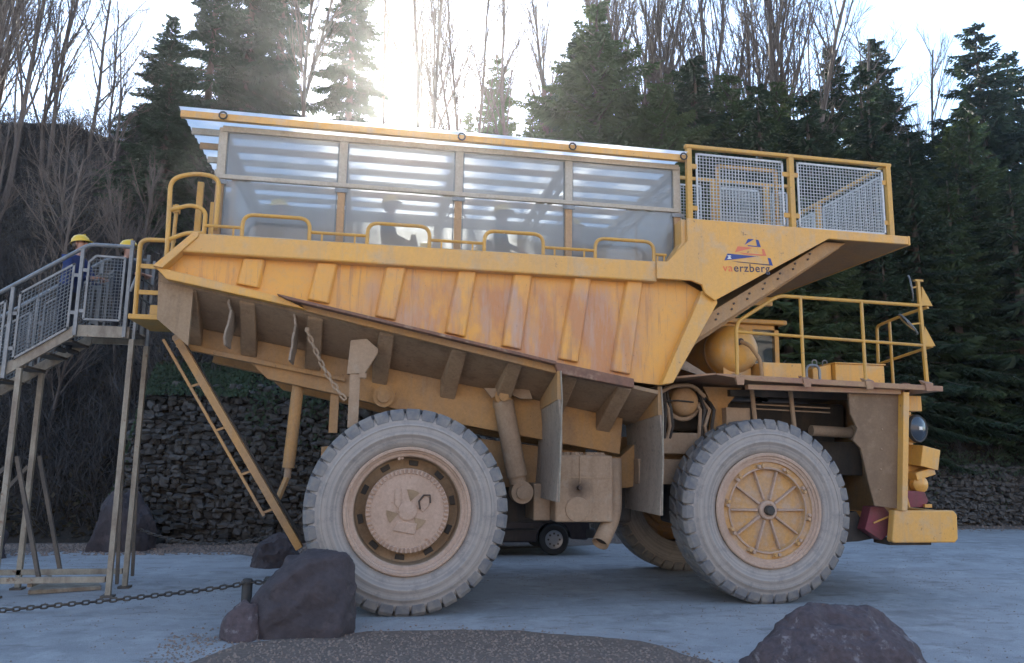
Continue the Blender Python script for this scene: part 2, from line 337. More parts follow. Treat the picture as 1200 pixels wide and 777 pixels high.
# ---------------------------------------------------------------- terrain
def wall_y(x):
    if x < -1.5: return 8.0
    if x < 13: return 8.0+(x+1.5)*4.0/14.5
    return 12.0
def wall_h(x):
    if x < -6.2: return 0.0
    if x < -5.4: return 3.5*(x+6.2)/.8
    if x < 3: return 3.5
    if x < 13: return 3.5-1.6*(x-3)/10
    return 1.9
def hill_z(x, y):
    s = y-wall_y(x)-.35
    if s <= 0: return -.05
    h = wall_h(x)
    k = .30+.62*min(1, s/9) if h < .01 else .78
    if x < -5.4:
        t = min(1, max(0, (-5.4-x)/.8)); z = (1-t)*(h+.78*s)+t*(1.02*s)
    else: z = h+.78*s
    crest = 14.8+.5*math.sin(x*.31)+.35*math.sin(x*.9+2)-.05*x*(x < 0)
    crest -= 2.8*max(0, min(1, (x+1.5)/2.5))*max(0, min(1, (11-x)/4))
    if z > crest-2:
        z = crest-2+2*(1-math.exp(-(z-crest+2)/2))+.04*max(0, s-14)
    z += (noise.noise((x*.35, y*.35, 0))*.5+noise.noise((x*1.1, y*1.1, 3))*.18)*min(1, s/2)
    return z
def build_ground():
    mb = MB(); S = 300
    mb.add([(-S, -S, 0), (S, -S, 0), (S, S, 0), (-S, S, 0)], [(0, 1, 2, 3)])
    g = mb.build('ground', 'asphalt'); tag(g, 'pale worn asphalt yard under and around the truck', 'ground', kind='structure')
    xs = [-90+i*1.0 for i in range(75)]+[-15+i*.4 for i in range(112)]+[30+i*1.2 for i in range(70)]
    ss = [.34+i*.35 for i in range(52)]+[18.6+i*1.5 for i in range(16)]+[43+i*8 for i in range(10)]
    vs = []; 
    for x in xs:
        vs.append((x, wall_y(x)+.33, -.3))
        for s in ss: vs.append((x, wall_y(x)+s+.02, hill_z(x, wall_y(x)+s+.02)))
    m = len(ss)+1; fs = []
    for i in range(len(xs)-1):
        for j in range(m-1): fs.append((i*m+j, (i+1)*m+j, (i+1)*m+j+1, i*m+j+1))
    mb = MB(); mb.add(vs, fs); h = mb.build('hill', 'litter', smooth=True, angle=180)
    tag(h, 'steep wooded hillside of dark leaf litter rising behind the truck', 'hill', kind='structure')
    # gravel verge at the foot of the wall and foreground gravel patch
    def patch(name, outline, z, label, matn='gravel_bed', parent=None):
        me = bpy.data.meshes.new(name); bm = bmesh.new()
        vv = [bm.verts.new((x, y, z)) for x, y in outline]; bm.faces.new(vv); bmesh.ops.recalc_face_normals(bm, faces=bm.faces)
        if bm.faces[:][0].normal.z < 0: bmesh.ops.reverse_faces(bm, faces=bm.faces[:])
        bmesh.ops.triangulate(bm, faces=bm.faces[:]); bm.to_mesh(me); bm.free()
        o = mesh_obj(name, me, matn); tag(o, label, 'gravel', kind='structure'); return o
    def ragged(pts, amp=.05, step=.12):
        out = []
        for i in range(len(pts)):
            a = Vector(pts[i]); b = Vector(pts[(i+1) % len(pts)]); n = max(1, int((b-a).length/step))
            for k in range(n):
                p = a.lerp(b, k/n); q = noise.noise((p.x*2.1, p.y*2.1, 1))+.6*noise.noise((p.x*7, p.y*7, 4))
                out.append((p.x+q*amp, p.y+q*amp*1.5))
        return out
    fore = [(-1.75, -1.05), (-.75, -.85), (-.45, -.70), (.5, -.74), (1.22, -.84), (1.9, -1.15), (2.55, -1.5), (2.75, -1.9), (2.95, -2.45), (3.1, -3.4), (3.2, -5.5), (-2.6, -5.5), (-2.3, -2.2)]
    patch('gravel_patch', ragged(fore), .004, 'brown gravel patch in the foreground below the rear wheel')
    back = [(-9, 6.6), (-6.2, 6.9), (-4.6, 6.55), (-3.2, 6.5), (-2.1, 5.2), (-1.2, 5.0), (-.4, 6.2), (3, 6.9), (8, 8.6), (13, 10.9), (30, 10.9), (30, 12.4), (13, 12.4), (-1.5, 8.4), (-9, 8.4)]
    patch('gravel_verge', ragged(back, .12, .2), .004, 'gravel verge with leaves along the foot of the stone wall')
    # loose pebbles, uncountable
    def pebbles(name, spots, label, s0, s1):
        mb = MB(); r2 = random.Random(3)
        for x, y in spots:
            s = r2.uniform(s0, s1); a = r2.uniform(0, 6.28); ca, sa = math.cos(a)*s, math.sin(a)*s
            hh = s*r2.uniform(.5, .9); e = r2.uniform(.6, 1)
            mb.add([(x+ca, y+sa, .004), (x-sa*e, y+ca*e, .004), (x-ca, y-sa, .004), (x+sa*e, y-ca*e, .004), (x+ca*.3, y+sa*.3, hh+.004), (x-ca*.3, y-sa*.3, hh*.9+.004)],
                   [(0, 1, 4), (1, 2, 5), (1, 5, 4), (2, 3, 5), (3, 0, 4), (3, 4, 5)])
        o = mb.build(name, 'pebble'); tag(o, label, 'gravel', kind='stuff')
    r2 = random.Random(5); sp = []
    while len(sp) < 7500:
        x, y = r2.uniform(-2.6, 3.4), r2.uniform(-5.2, -.3)
        lim = -.75-.05*(x-.0) if x < 1.2 else -.85-(x-1.2)*.75
        if y < lim+abs(r2.gauss(0, .28))*(r2.random() < .35)+r2.gauss(0, .04) and x < 2.9+(-2-y)*.1+abs(r2.gauss(0, .2)): sp.append((x, y))
    pebbles('loose_gravel', sp, 'small loose stones scattered over the brown gravel patch in front', .008, .022)
    sp = []
    while len(sp) < 6000:
        a = r2.random(); x, y = r2.uniform(-8, 14), r2.uniform(-6, 7)
        if noise.noise((x*.6, y*.9, 7))+r2.gauss(0, .25) > .05: sp.append((x, y))
    pebbles('yard_grit', sp, 'fine grit and small stones strewn over the asphalt yard', .004, .013)
    sp = []
    while len(sp) < 3500:
        x = r2.uniform(-8, 0) if r2.random() < .7 else r2.uniform(0, 20); y = wall_y(x)-r2.random()**1.6*1.8
        sp.append((x, y))
    pebbles('verge_stones', sp, 'small loose stones along the foot of the stone wall', .015, .05)
build_ground()
def benches():  # unseen terrain added behind the camera to bounce sunlight onto the truck
    mb = MB(); xs = [-160+i*5 for i in range(65)]; prof_ = [(-42, -.2)]
    y, z = -42, 0
    for k in range(6):
        y -= 6; z += 5.8; prof_.append((y, z)); y -= 5; prof_.append((y, z+.2))
    prof_ += [(-140, 36.5), (-250, 36.5)]; vs = []
    for x in xs:
        for yy, z_ in prof_:
            vs.append((x+noise.noise((x*.1, yy*.1, 1))*2, yy-abs(x)*abs(x)*.0006+noise.noise((x*.07, yy*.05, 5))*4, max(-.2, z_+noise.noise((x*.15, yy*.15, 9))*.8*(z_ > 0))))
    m = len(prof_); mb.add(vs, [(i*m+j, i*m+j+1, (i+1)*m+j+1, (i+1)*m+j) for i in range(len(xs)-1) for j in range(m-1)])
    o = mb.build('mine_benches', 'bench_rock', smooth=True, angle=40); tag(o, 'stepped rock benches of the open mine across the yard', 'terrain', kind='structure')
worn('bench_rock', (0.42, 0.335, 0.265), (0.36, 0.275, 0.21), .95, .4, .65, .12, stretch=(1, 1, 2), third=(.42, .34, .28), tlo=.5, thi=.7, tscale=.5, bstr=.5)
benches()

# ---------------------------------------------------------------- dry stone wall
def stone_mesh(seed):
    r2 = random.Random(seed); bm = bmesh.new(); bmesh.ops.create_cube(bm, size=1)
    bmesh.ops.subdivide_edges(bm, edges=bm.edges[:], cuts=1, use_grid_fill=True)
    for v in bm.verts:
        n = v.co.normalized(); v.co = v.co.lerp(n*.62, .4)+Vector([r2.uniform(-.12, .12) for _ in range(3)])
    me = bpy.data.meshes.new('stone'); bm.to_mesh(me); bm.free(); me.materials.append(MATS['wall_stone']); return me
def build_wall():
    root = empty('stone_wall', (-2, 8.2, 0)); tag(root, 'rough dry stone retaining wall of dark stones at the foot of the hill', 'stone wall')
    meshes = [stone_mesh(i) for i in range(10)]; r2 = random.Random(11)
    core = MB(); xs = [-6.1+i*.5 for i in range(78)]
    for x0, x1 in zip(xs[:-1], xs[1:]):
        ya, yb = wall_y(x0)+.12, wall_y(x1)+.12; ha, hb = max(.02, wall_h(x0)-.05), max(.02, wall_h(x1)-.05)
        core.add([(x0, ya, -.1), (x1, yb, -.1), (x1, yb+.1, hb), (x0, ya+.1, ha)], [(0, 1, 2, 3)])
    c = core.build('wall_core', 'litter', root); c.matrix_parent_inverse = Matrix.Translation((2, -8.2, 0))
    spots = []
    x = 0; z = 0
    while z < 3.5:
        hrow = r2.uniform(.085, .15); x = -6.1
        while x < 26:
            wd = r2.uniform(.10, .20)+.16*r2.random()**3
            if z+hrow*.6 < wall_h(x+wd/2) and not (3.0 < x < 9):
                spots.append((x+wd/2, z+hrow/2, wd, hrow*r2.uniform(.85, 1.15)))
            x += wd
        z += hrow*.93
    def vis(s): return (0 if -5.6 < s[0] < -1.1 else (1 if 15 < s[0] < 21 else 2), -s[2])
    spots.sort(key=vis); rest = MB()
    for i, (x, z, wd, h) in enumerate(spots):
        loc = Vector((x, wall_y(x)+.1+z*.03+r2.uniform(-.09, .09), z+r2.uniform(-.02, .02))); rot = Matrix.Rotation(r2.gauss(0, .22), 4, 'Y') @ Matrix.Rotation(r2.uniform(-.5, .5), 4, 'Z') @ Matrix.Rotation(r2.uniform(-.4, .4), 4, 'X')
        me = r2.choice(meshes); S = Matrix.Diagonal((wd*r2.uniform(.85, 1.1), .26, h*r2.uniform(.8, 1.15), 1))
        if i < 300:
            o = bpy.data.objects.new('stone', me); col.objects.link(o); o.parent = root
            o.matrix_local = Matrix.Translation(loc-Vector((-2, 8.2, 0))) @ rot @ S
        else:
            M = Matrix.Translation(loc-Vector((-2, 8.2, 0))) @ rot @ S
            rest.add([M @ v.co for v in me.vertices], [tuple(p.vertices) for p in me.polygons])
    o = rest.build('smaller_stones', 'wall_stone', root); o['kind'] = 'stuff'
build_wall()

# ---------------------------------------------------------------- haul truck
T = empty('haul_truck', (2.2, 2.2, 0))
tag(T, 'huge yellow mining dump truck converted to carry passengers under a glazed canopy', 'dump truck')
TI = Matrix.Translation((-2.2, -2.2, 0))
YC = 2.2
def P(mb, name, mat, parent=None, **k):               # part of the truck (coordinates are the yard's own)
    o = mb.build(name, mat, parent or T, **k)
    if parent is None: o.matrix_parent_inverse = TI
    return o
def mir(y): return 2*YC-y

# --- dump body
side = P(MB().prism([(-3.28, 4.32), (-2.84, 4.76), (3.5, 4.76), (4.2, 4.4), (3.5, 3.04), (3.0, 3.08), (-1.7, 3.98)], .22, .27), 'body_side', 'side_paint')
ribs = [(-2.22, -2.01, 4.52, -2.28, -2.07, 4.17, 4.13), (-1.28, -1.08, 4.52, -1.37, -1.17, 4.01, 3.97), (-.37, -.17, 4.52, -.48, -.29, 3.83, 3.79), (.61, .80, 4.52, .46, .66, 3.65, 3.6),
        (1.39, 1.59, 4.52, 1.24, 1.44, 3.5, 3.46), (2.25, 2.44, 4.52, 2.04, 2.25, 3.35, 3.31), (3.03, 3.21, 4.52, 2.8, 3.01, 3.21, 3.17)]
for a, b, zt, c, d, z0, z1 in ribs:
    P(MB().hexa([(c-.015, .145, z0), (d+.015, .145, z1), (b+.015, .145, zt), (a-.015, .145, zt)], [(c-.055, .225, z0), (d+.055, .225, z1), (b+.055, .225, zt), (a-.055, .225, zt)]), 'side_rib', 'side_paint', side, bevel=.02)
P(MB().prism([(-3.06, 4.53), (-2.83, 4.79), (3.42, 4.80), (3.42, 4.50)], .06, .32), 'top_rail', 'yellow_paint', side, bevel=.025)
P(MB().prism([(-3.32, 4.32), (-2.86, 4.80), (-2.80, 4.80), (-2.80, 4.74), (-3.20, 4.30)], .03, .30), 'tail_edge', 'yellow_paint', side, bevel=.01)
P(MB().prism([(-3.31, 4.33), (-1.72, 4.01), (-1.40, 3.86), (-3.15, 4.17)], .08, .24), 'lower_rail', 'yellow_paint', side, bevel=.012)
P(MB().prism([(-1.50, 3.955), (1.98, 3.26), (1.98, 3.14), (-1.42, 3.85)], .14, .24), 'lower_rail', 'dusty_paint', side, bevel=.012)
P(MB().prism([(-1.78, 4.035), (1.93, 3.295), (1.93, 3.25), (-1.66, 3.97)], -.02, .20), 'rub_ledge', 'rust_ledge', side, bevel=.008)
P(MB().prism([(1.9, 3.30), (3.06, 3.10), (3.06, 2.97), (1.98, 3.14)], .06, .24), 'lower_rail', 'rust_ledge', side, bevel=.012)
P(MB().prism([(4.12, 4.42), (4.32, 4.38), (4.34, 4.24), (3.64, 3.06), (3.47, 3.03)], .08, .26), 'front_flange', 'yellow_paint', side, bevel=.012)
far = P(MB().prism([(-3.28, 4.32), (-2.84, 4.78), (3.5, 4.78), (4.2, 4.4), (3.5, 3.04), (3.0, 3.08), (-1.7, 3.98)], mir(.27), mir(.1)), 'body_side', 'side_paint')

Zo = lambda x: 4.17-(x+3.15)*.1865
Zi = lambda x: 3.71-(x+3.0)*.181
fl = MB(); xs = [-3.27, -2.8, -1.5, 0, 1.5, 3.0, 3.48]
prof = lambda x: [(.26, Zo(x)-.02), (1.2, Zi(x)), (3.2, Zi(x)), (4.14, Zo(x)-.02)]
for x0, x1 in zip(xs[:-1], xs[1:]):
    a, b = prof(x0), prof(x1)
    for i in range(3):
        fl.hexa([(x0, a[i][0], a[i][1]), (x1, b[i][0], b[i][1]), (x1, b[i+1][0], b[i+1][1]), (x0, a[i+1][0], a[i+1][1])],
                [(x0, a[i][0], a[i][1]+.05), (x1, b[i][0], b[i][1]+.05), (x1, b[i+1][0], b[i+1][1]+.05), (x0, a[i+1][0], a[i+1][1]+.05)])
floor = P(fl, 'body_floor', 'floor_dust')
for x in (-3.02, -2.28, -1.40, -.45, .54, 1.32, 2.12, 2.9):
    q = lambda y, w0, dep, dx: [(x+dx, y, (Zo(x)+(Zi(x)-Zo(x))*(y-.26)/.94)+.02), (x+dx+w0, y, (Zo(x)+(Zi(x)-Zo(x))*(y-.26)/.94)-.01), (x+dx+w0, y, (Zo(x)+(Zi(x)-Zo(x))*(y-.26)/.94)-dep), (x+dx, y, (Zo(x)+(Zi(x)-Zo(x))*(y-.26)/.94)-dep+.03)]
    P(MB().hexa(q(.28, .2, .08, 0), q(1.18, .22, .30, -.08)), 'bolster', 'floor_dust', floor, bevel=.02)
for sgn in (0, 1):
    y0, y1 = (1.13, 1.38) if not sgn else (mir(1.38), mir(1.13))
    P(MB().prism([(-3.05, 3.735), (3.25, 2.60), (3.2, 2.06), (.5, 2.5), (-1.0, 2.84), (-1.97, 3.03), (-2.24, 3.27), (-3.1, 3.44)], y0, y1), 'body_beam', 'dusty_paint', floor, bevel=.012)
P(MB().prism([(-3.2, 3.5), (-.9, 3.08), (-.9, 3.02), (-3.2, 3.42)], 1.05, 1.2), 'beam_flange', 'dusty_paint', floor, bevel=.01)
P(MB().prism([(-3.30, 4.30), (-3.27, 3.68), (-2.87, 3.35), (-2.86, 4.1)], .27, .33), 'tail_cheek', 'floor_dust', floor)
P(MB().hexa([(-3.30, .33, 4.30), (-3.27, .33, 4.30), (-3.24, .33, 3.68), (-3.27, .33, 3.68)], [(-3.30, 4.1, 4.30), (-3.27, 4.1, 4.30), (-3.24, 4.1, 3.68), (-3.27, 4.1, 3.68)]), 'tail_plate', 'floor_dust', floor)
def wear(x, y0, y1, z0, z1, seed):
    r2 = random.Random(seed); n = 7; mb = MB(); L = []
    for i in range(n+1):
        t = i/n; z = z0+(z1-z0)*t; L.append((x+.03*math.sin(t*5)+r2.uniform(-.012, .012), y0+r2.uniform(-.035, .035)+.10*t, z))
    for i in range(n):
        a, b = L[i], L[i+1]
        mb.hexa([(a[0], a[1], a[2]), (a[0]+.025, a[1], a[2]), (a[0]+.025, y1, a[2]), (a[0], y1, a[2])], [(b[0], b[1], b[2]), (b[0]+.025, b[1], b[2]), (b[0]+.025, y1, b[2]), (b[0], y1, b[2])])
    return mb
P(wear(-3.06, .30, .8, 4.14, 3.68, 1), 'hanging_plate', 'grey_dust', floor)
P(wear(-2.44, .30, .85, 4.02, 3.40, 2), 'hanging_plate', 'grey_dust', floor)
P(wear(-1.60, .30, .9, 3.88, 3.22, 3), 'hanging_plate', 'grey_dust', floor)
# headboard, spill guard deck
front = P(MB().prism([(3.60, 3.06), (3.67, 3.06), (4.08, 3.66), (6.48, 5.25), (6.50, 5.295), (6.15, 5.295), (4.02, 3.85)], .31, 4.05), 'headboard', 'dusty_paint')
ch = P(MB().prism([(6.15, 5.295), (6.50, 5.295), (4.06, 3.72), (3.95, 3.72), (4.24, 4.10)], .16, .30), 'edge_channel', 'dusty_paint', front, bevel=.012)
for i in range(7):
    for k in (0, 1):
        t = .1+i*.125; x = 4.14+(6.15-4.14)*t+.12*k*.3; z = 3.90+(5.22-3.90)*t-.02+k*.085
        P(MB().lathe([(.0, -.012), (.016, -.012), (.016, .01)], (x, .155, z), 8), 'bolt', 'bolt_dark', front)
guard = P(MB().prism([(3.40, 4.795), (3.56, 4.795), (3.87, 5.12), (3.87, 5.46), (7.46, 5.43), (7.46, 5.30), (6.12, 5.30), (4.27, 4.26), (4.12, 4.36), (4.08, 4.48), (3.92, 4.535), (3.40, 4.535)], .015, .065), 'spill_guard', 'yellow_paint', bevel=.01)
P(MB().prism([(3.60, 4.80), (3.90, 4.80), (3.90, 5.455), (3.80, 5.455), (3.80, 5.1)], .07, .35), 'corner_box', 'yellow_paint', guard, bevel=.01)
deck = P(MB().prism([(3.92, 5.44), (7.46, 5.41), (7.46, 5.30), (6.5, 5.31), (6.3, 5.33), (3.92, 5.35)], .07, 4.2), 'front_deck', 'dusty_paint')
P(MB().box((7.465, .02, 5.29), (7.50, 4.2, 5.435)), 'deck_lip', 'yellow_paint', deck, bevel=.006)
P(MB().box((6.2, 4.06, 5.10), (7.44, 4.18, 5.28)), 'deck_lip', 'yellow_paint', deck, bevel=.006)
P(MB().prism([(4.6, 4.4), (6.3, 5.28), (4.6, 5.28)], 2.9, 2.98), 'gusset', 'dusty_paint', deck)
# emblem and lettering on the guard
def flat(name, poly, mat, y=.0125): return P(MB().prism(poly, y-.0012, y+.0012), name, mat, guard)
def lg(u, v): return (4.38+u/1088*.955, 5.31-v/777*.72+u/1088*.035)
for poly, m_ in (([(430, 222), (490, 125), (600, 128)], 'logo_blue'), ([(630, 130), (680, 138), (718, 255), (655, 250)], 'logo_blue'), ([(480, 228), (660, 238), (650, 252), (490, 243)], 'logo_blue'),
                 ([(250, 350), (300, 250), (580, 268)], 'logo_red'), ([(735, 282), (775, 285), (815, 398), (750, 390)], 'logo_red'), ([(320, 352), (760, 375), (755, 395), (420, 378)], 'logo_red'),
                 ([(55, 485), (118, 372), (640, 408), (200, 468)], 'logo_blue'), ([(835, 425), (885, 432), (925, 552), (865, 545)], 'logo_blue'), ([(190, 492), (870, 533), (866, 550), (300, 510)], 'logo_ink')):
    flat('emblem_mark', [lg(*p) for p in poly], m_)
for poly in ([(110, 405), (165, 402), (180, 418), (130, 424)], [(120, 440), (150, 420), (185, 455), (110, 462)]):
    flat('emblem_device', [lg(*p) for p in poly], 'logo_white', .010)
def text(body, mat, x, z, size, slant, parent, y, off=.004, name='lettering', sx=1.0):
    cu = bpy.data.curves.new('lettering', 'FONT'); cu.body = body; cu.size = size; cu.extrude = .0012; cu.offset = off; cu.space_character = 1.12
    o = bpy.data.objects.new('tmp', cu); col.objects.link(o); dg = bpy.context.evaluated_depsgraph_get(); dg.update()
    me = bpy.data.meshes.new_from_object(o.evaluated_get(dg)); bpy.data.objects.remove(o)
    me.transform(Matrix.Translation((x, y, z)) @ Matrix.Rotation(slant, 4, 'Y') @ Matrix.Rotation(R(90), 4, 'X') @ Matrix.Diagonal((sx, 1, 1, 1)))
    me.materials.clear(); ob = mesh_obj(name, me, mat, parent); return ob
text('va', 'logo_orange', 4.405, 4.700, .165, R(-2.2), guard, .0125, .0)
text('erzberg', 'logo_ink', 4.572, 4.706, .165, R(-2.2), guard, .0125, .0015)

# --- deck guard rails with wire mesh
def wire_panel(pts, parent_fn, spacing=.05, wr=.006, fr=.028, frame_mat='mesh_galv', wire_mat='mesh_galv', name='mesh_panel', grid_up=None):
    # pts: planar quad (bottom-left, bottom-right, top-right, top-left)
    a, b, c, d = [Vector(p) for p in pts]; mb = MB()
    for p, q in ((a, b), (b, c), (c, d), (d, a)):
        e = (q-p).normalized()*fr*.5; mb.bar(p-e, q+e, fr, fr*.8, up=(b-a).cross(d-a).normalized())
    fr_o = parent_fn(mb, name, frame_mat)
    wm = MB(); n = max(2, int(((b-a).length+(c-d).length)/2/spacing)); m = max(2, int(((d-a).length+(c-b).length)/2/spacing))
    for i in range(1, n):
        t = i/n; wm.tube([a.lerp(b, t), d.lerp(c, t)], wr, 4, False)
    for i in range(1, m):
        t = i/m; wm.tube([a.lerp(d, t), b.lerp(c, t)], wr, 4, False)
    o = wm.build('wire_mesh', wire_mat, fr_o); o['kind'] = 'stuff'
    return fr_o
for x in (3.99, 5.65, 7.31):
    P(MB().box((x-.04, .16, 5.42), (x+.04, .24, 6.60)), 'rail_post', 'rail_paint', bevel=.006)
P(MB().bar((3.93, .2, 6.635), (7.37, .2, 6.62), .08, .06), 'guard_rail', 'rail_paint', bevel=.015)
for x0, x1 in ((4.12, 5.51), (5.77, 7.21)):
    wire_panel([(x0, .2, 5.50), (x1, .2, 5.50), (x1, .2, 6.52), (x0, .2, 6.53)], P)
    for xx in (x0-.06, x1+.05):
        for z in (5.68, 6.33): P(MB().box((xx-.055, .185, z-.035), (xx+.055, .215, z+.035)), 'panel_clip', 'rail_paint')
for y in (2.1, 4.1):
    P(MB().box((7.27, y-.04, 5.42), (7.35, y+.04, 6.60)), 'rail_post', 'rail_paint', bevel=.006)
P(MB().bar((7.31, .24, 6.62), (7.31, 4.14, 6.62), .06, .06), 'guard_rail', 'rail_paint', bevel=.01)
for y0, y1 in ((.35, 1.95), (2.25, 3.95)):
    wire_panel([(7.31, y0, 5.5), (7.31, y1, 5.5), (7.31, y1, 6.5), (7.31, y0, 6.5)], P)
# inner walkway rail and gate
P(MB().bar((4.1, 1.36, 6.60), (6.35, 1.36, 6.60), .05, .05), 'guard_rail', 'rail_paint')
for x in (4.15, 4.92, 5.88, 6.32): P(MB().box((x-.04, 1.32, 5.40), (x+.04, 1.40, 6.575)), 'rail_post', 'rail_paint', bevel=.006)
for x0, x1 in ((4.2, 4.70), (5.05, 5.74), (6.0, 6.25)):
    wire_panel([(x0, 1.36, 5.5), (x1, 1.36, 5.5), (x1, 1.36, 6.48), (x0, 1.36, 6.48)], P)
wire_panel([(4.50, .32, 5.48), (5.47, .32, 5.48), (5.47, .32, 6.42), (4.50, .32, 6.42)], P, frame_mat='rail_paint', name='gate', fr=.045)
P(MB().bar((3.99, 4.1, 6.62), (7.37, 4.1, 6.62), .06, .06), 'guard_rail', 'rail_paint')
for x in (3.99, 5.65): P(MB().box((x-.04, 4.06, 5.42), (x+.04, 4.14, 6.59)), 'rail_post', 'rail_paint')
for x0, x1 in ((4.12, 5.51), (5.77, 7.21)): wire_panel([(x0, 4.1, 5.5), (x1, 4.1, 5.5), (x1, 4.1, 6.52), (x0, 4.1, 6.53)], P)

# --- passenger canopy
PX = [-2.65, -1.05, .57, 2.18, 3.85]
can = P(MB().box((-2.72, .30, 4.80), (3.90, .42, 4.86)), 'canopy_sill', 'frame_grey', bevel=.006)
P(MB().box((-2.72, 4.0, 4.80), (3.90, 4.1, 4.86)), 'canopy_sill', 'frame_grey')
for i, x in enumerate(PX):
    for y in (.36, 4.05):
        post = P(MB().box((x-.05, y-.045, 4.86), (x+.05, y+.035, 5.62)), 'window_post', 'purlin', bevel=.005)
        up_ = P(MB().box((x-.055, y-.04, 5.62), (x+.055, y+.03, 6.36)), 'window_post', 'frame_grey', bevel=.005)
        if y < 1:
            P(MB().box((x-.09, y-.06, 5.56), (x+.09, y-.045, 5.62)), 'hinge', 'galv', post)
            for dx in (-1, 1):
                if (i == 0 and dx < 0) or (i == 4 and dx > 0): continue
                P(MB().bar((x+dx*.07, .47, 5.5), (x+dx*.36, .47, 4.87), .03, .03), 'brace', 'frame_grey')
    P(MB().box((x-.04, .405, 6.27), (x+.04, 4.0, 6.36)), 'cross_beam', 'frame_grey')
    P(MB().box((x-.025, .405, 6.02), (x+.025, 4.0, 6.07)), 'cross_beam', 'frame_grey')
    tr_ = MB()
    for k in range(6):
        y0 = .42+k*.6; tr_.bar((x, y0, 6.07), (x, y0+.3, 6.27), .025); tr_.bar((x, y0+.3, 6.27), (x, y0+.58, 6.07), .025)
    P(tr_, 'truss_web', 'frame_grey')
for y in (.33, 4.05):
    P(MB().box((-2.66, y-.03, 5.635), (3.88, y+.03, 5.695)), 'window_rail', 'frame_grey', bevel=.006)
    P(MB().box((-2.66, y-.03, 6.30), (3.88, y+.025, 6.38)), 'window_rail', 'frame_grey', bevel=.006)
for y in (.36, 4.05):
    for x0, x1 in zip(PX[:-1], PX[1:]):
        for z0, z1 in ((4.865, 5.63), (5.70, 6.295)):
            pn = P(MB().box((x0+.057, y-.004, z0), (x1-.057, y+.004, z1)), 'window_pane', 'pane')
            if y < 1:
                P(MB().box((x0+.057, y-.012, z0), (x0+.075, y+.012, z1)), 'pane_edge', 'galv', pn); P(MB().box((x1-.075, y-.012, z0), (x1-.057, y+.012, z1)), 'pane_edge', 'galv', pn)
for y0, y1 in ((.42, 2.15), (2.25, 3.99)):
    P(MB().box((3.87, y0, 4.87), (3.878, y1, 6.26)), 'end_pane', 'pane')
    P(MB().box((3.85, y1, 4.87), (3.90, y1+.06, 6.26)), 'window_post', 'purlin')
P(MB().box((-2.70, 1.6, 4.87), (-2.692, 3.99, 6.26)), 'end_pane', 'pane'); P(MB().box((-2.72, 1.5, 4.87), (-2.66, 1.58, 6.26)), 'window_post', 'purlin')
# corrugated translucent roof sheets
rn = 0
for x0, x1 in ((-3.19, -1.05), (-1.09, .57), (.53, 2.18), (2.14, 3.94)):
    mb = MB(); n = 40; lift = .004*(rn % 2)
    ys = [.08+i*(4.24/ (n*2)) for i in range(n*2+1)]
    vs = []
    for x in (x0, x1):
        for i, y in enumerate(ys): vs.append((x, y, 6.50+lift+.014*math.sin(i*math.pi/2)))
    m = len(ys); mb.add(vs, [(i, i+1, m+i+1, m+i) for i in range(m-1)])
    o = P(mb, 'roof_sheet', 'roof_sheet', smooth=True, angle=180); rn += 1
for i, y in enumerate((.17, .72, 1.25, 1.8, 2.35, 2.9, 3.45, 4.0, 4.24)):
    P(MB().box((-3.15 if i else -3.17, y-(.035 if i == 0 else .022), 6.385), (3.92, y+(.035 if i == 0 else .022), 6.475)), 'purlin', 'yellow_paint' if i == 0 else ('purlin' if i in (2, 5, 8) else 'frame_grey'))
for x in [-2.63, .57, 2.18, 3.88]:
    P(MB().tube([(x+.05*math.cos(t*.7), .11, 6.44+.05*math.sin(t*.7)) for t in range(10)], .012, 6), 'lashing', 'dark_steel')
# rear overhang window wall posts
for y in (.62, 1.5): P(MB().box((-2.99, y-.03, 4.72), (-2.91, y+.03, 5.66)), 'door_post', 'rail_paint', bevel=.005)
# grab rails
ly = .16
for x0, x1 in ((-2.29, -1.43), (-.67, .17), (.93, 1.77), (2.53, 3.41)):
    P(MB().tube(arc([(x0, ly, 4.78), (x0, ly, 5.11), (x1, ly, 5.11), (x1, ly, 4.78)], .2, 6), .026, 10), 'grab_rail', 'rail_paint', smooth=True)
for x0, x1 in ((-2.75, -2.31), (-1.41, -.69), (.19, .91), (1.79, 2.51), (3.43, 3.6)):
    P(MB().tube([(x0, ly, 4.925), (x1, ly, 4.925)], .022, 8), 'grab_rail', 'rail_paint', smooth=True)
    for t in (.2, .8): P(MB().box((x0+(x1-x0)*t-.012, ly-.01, 4.79), (x0+(x1-x0)*t+.012, ly+.01, 4.92)), 'rail_foot', 'rail_paint')
# rear entrance rails
P(MB().tube(arc([(-3.21, .25, 4.38), (-3.25, .25, 5.56), (-2.94, .25, 5.66), (-2.64, .25, 5.62), (-2.64, .25, 4.90)], .16, 6), .03, 10), 'entrance_rail', 'rail_paint', smooth=True)
P(MB().tube(arc([(-3.24, .25, 5.12), (-2.97, .25, 5.22), (-2.78, .25, 5.16), (-2.78, .25, 4.80)], .14, 6), .028, 10), 'entrance_rail', 'rail_paint', smooth=True)
P(MB().tube(arc([(-3.23, .25, 4.72), (-2.98, .25, 4.84), (-2.78, .25, 4.84)], .1, 4), .028, 10), 'entrance_rail', 'rail_paint', smooth=True)
P(MB().tube([(-3.23, .55, 4.35), (-3.22, .55, 5.3)], .026, 8), 'entrance_rail', 'rail_paint', smooth=True)
P(MB().box((-3.26, .50, 5.18), (-3.18, .60, 5.28)), 'latch', 'rail_paint')
P(MB().box((-3.72, .6, 3.72), (-3.28, 1.7, 3.79)), 'rear_step', 'rail_paint', bevel=.01)
P(MB().box((-3.46, .62, 3.79), (-3.30, .70, 3.92)), 'step_bracket', 'rail_paint')
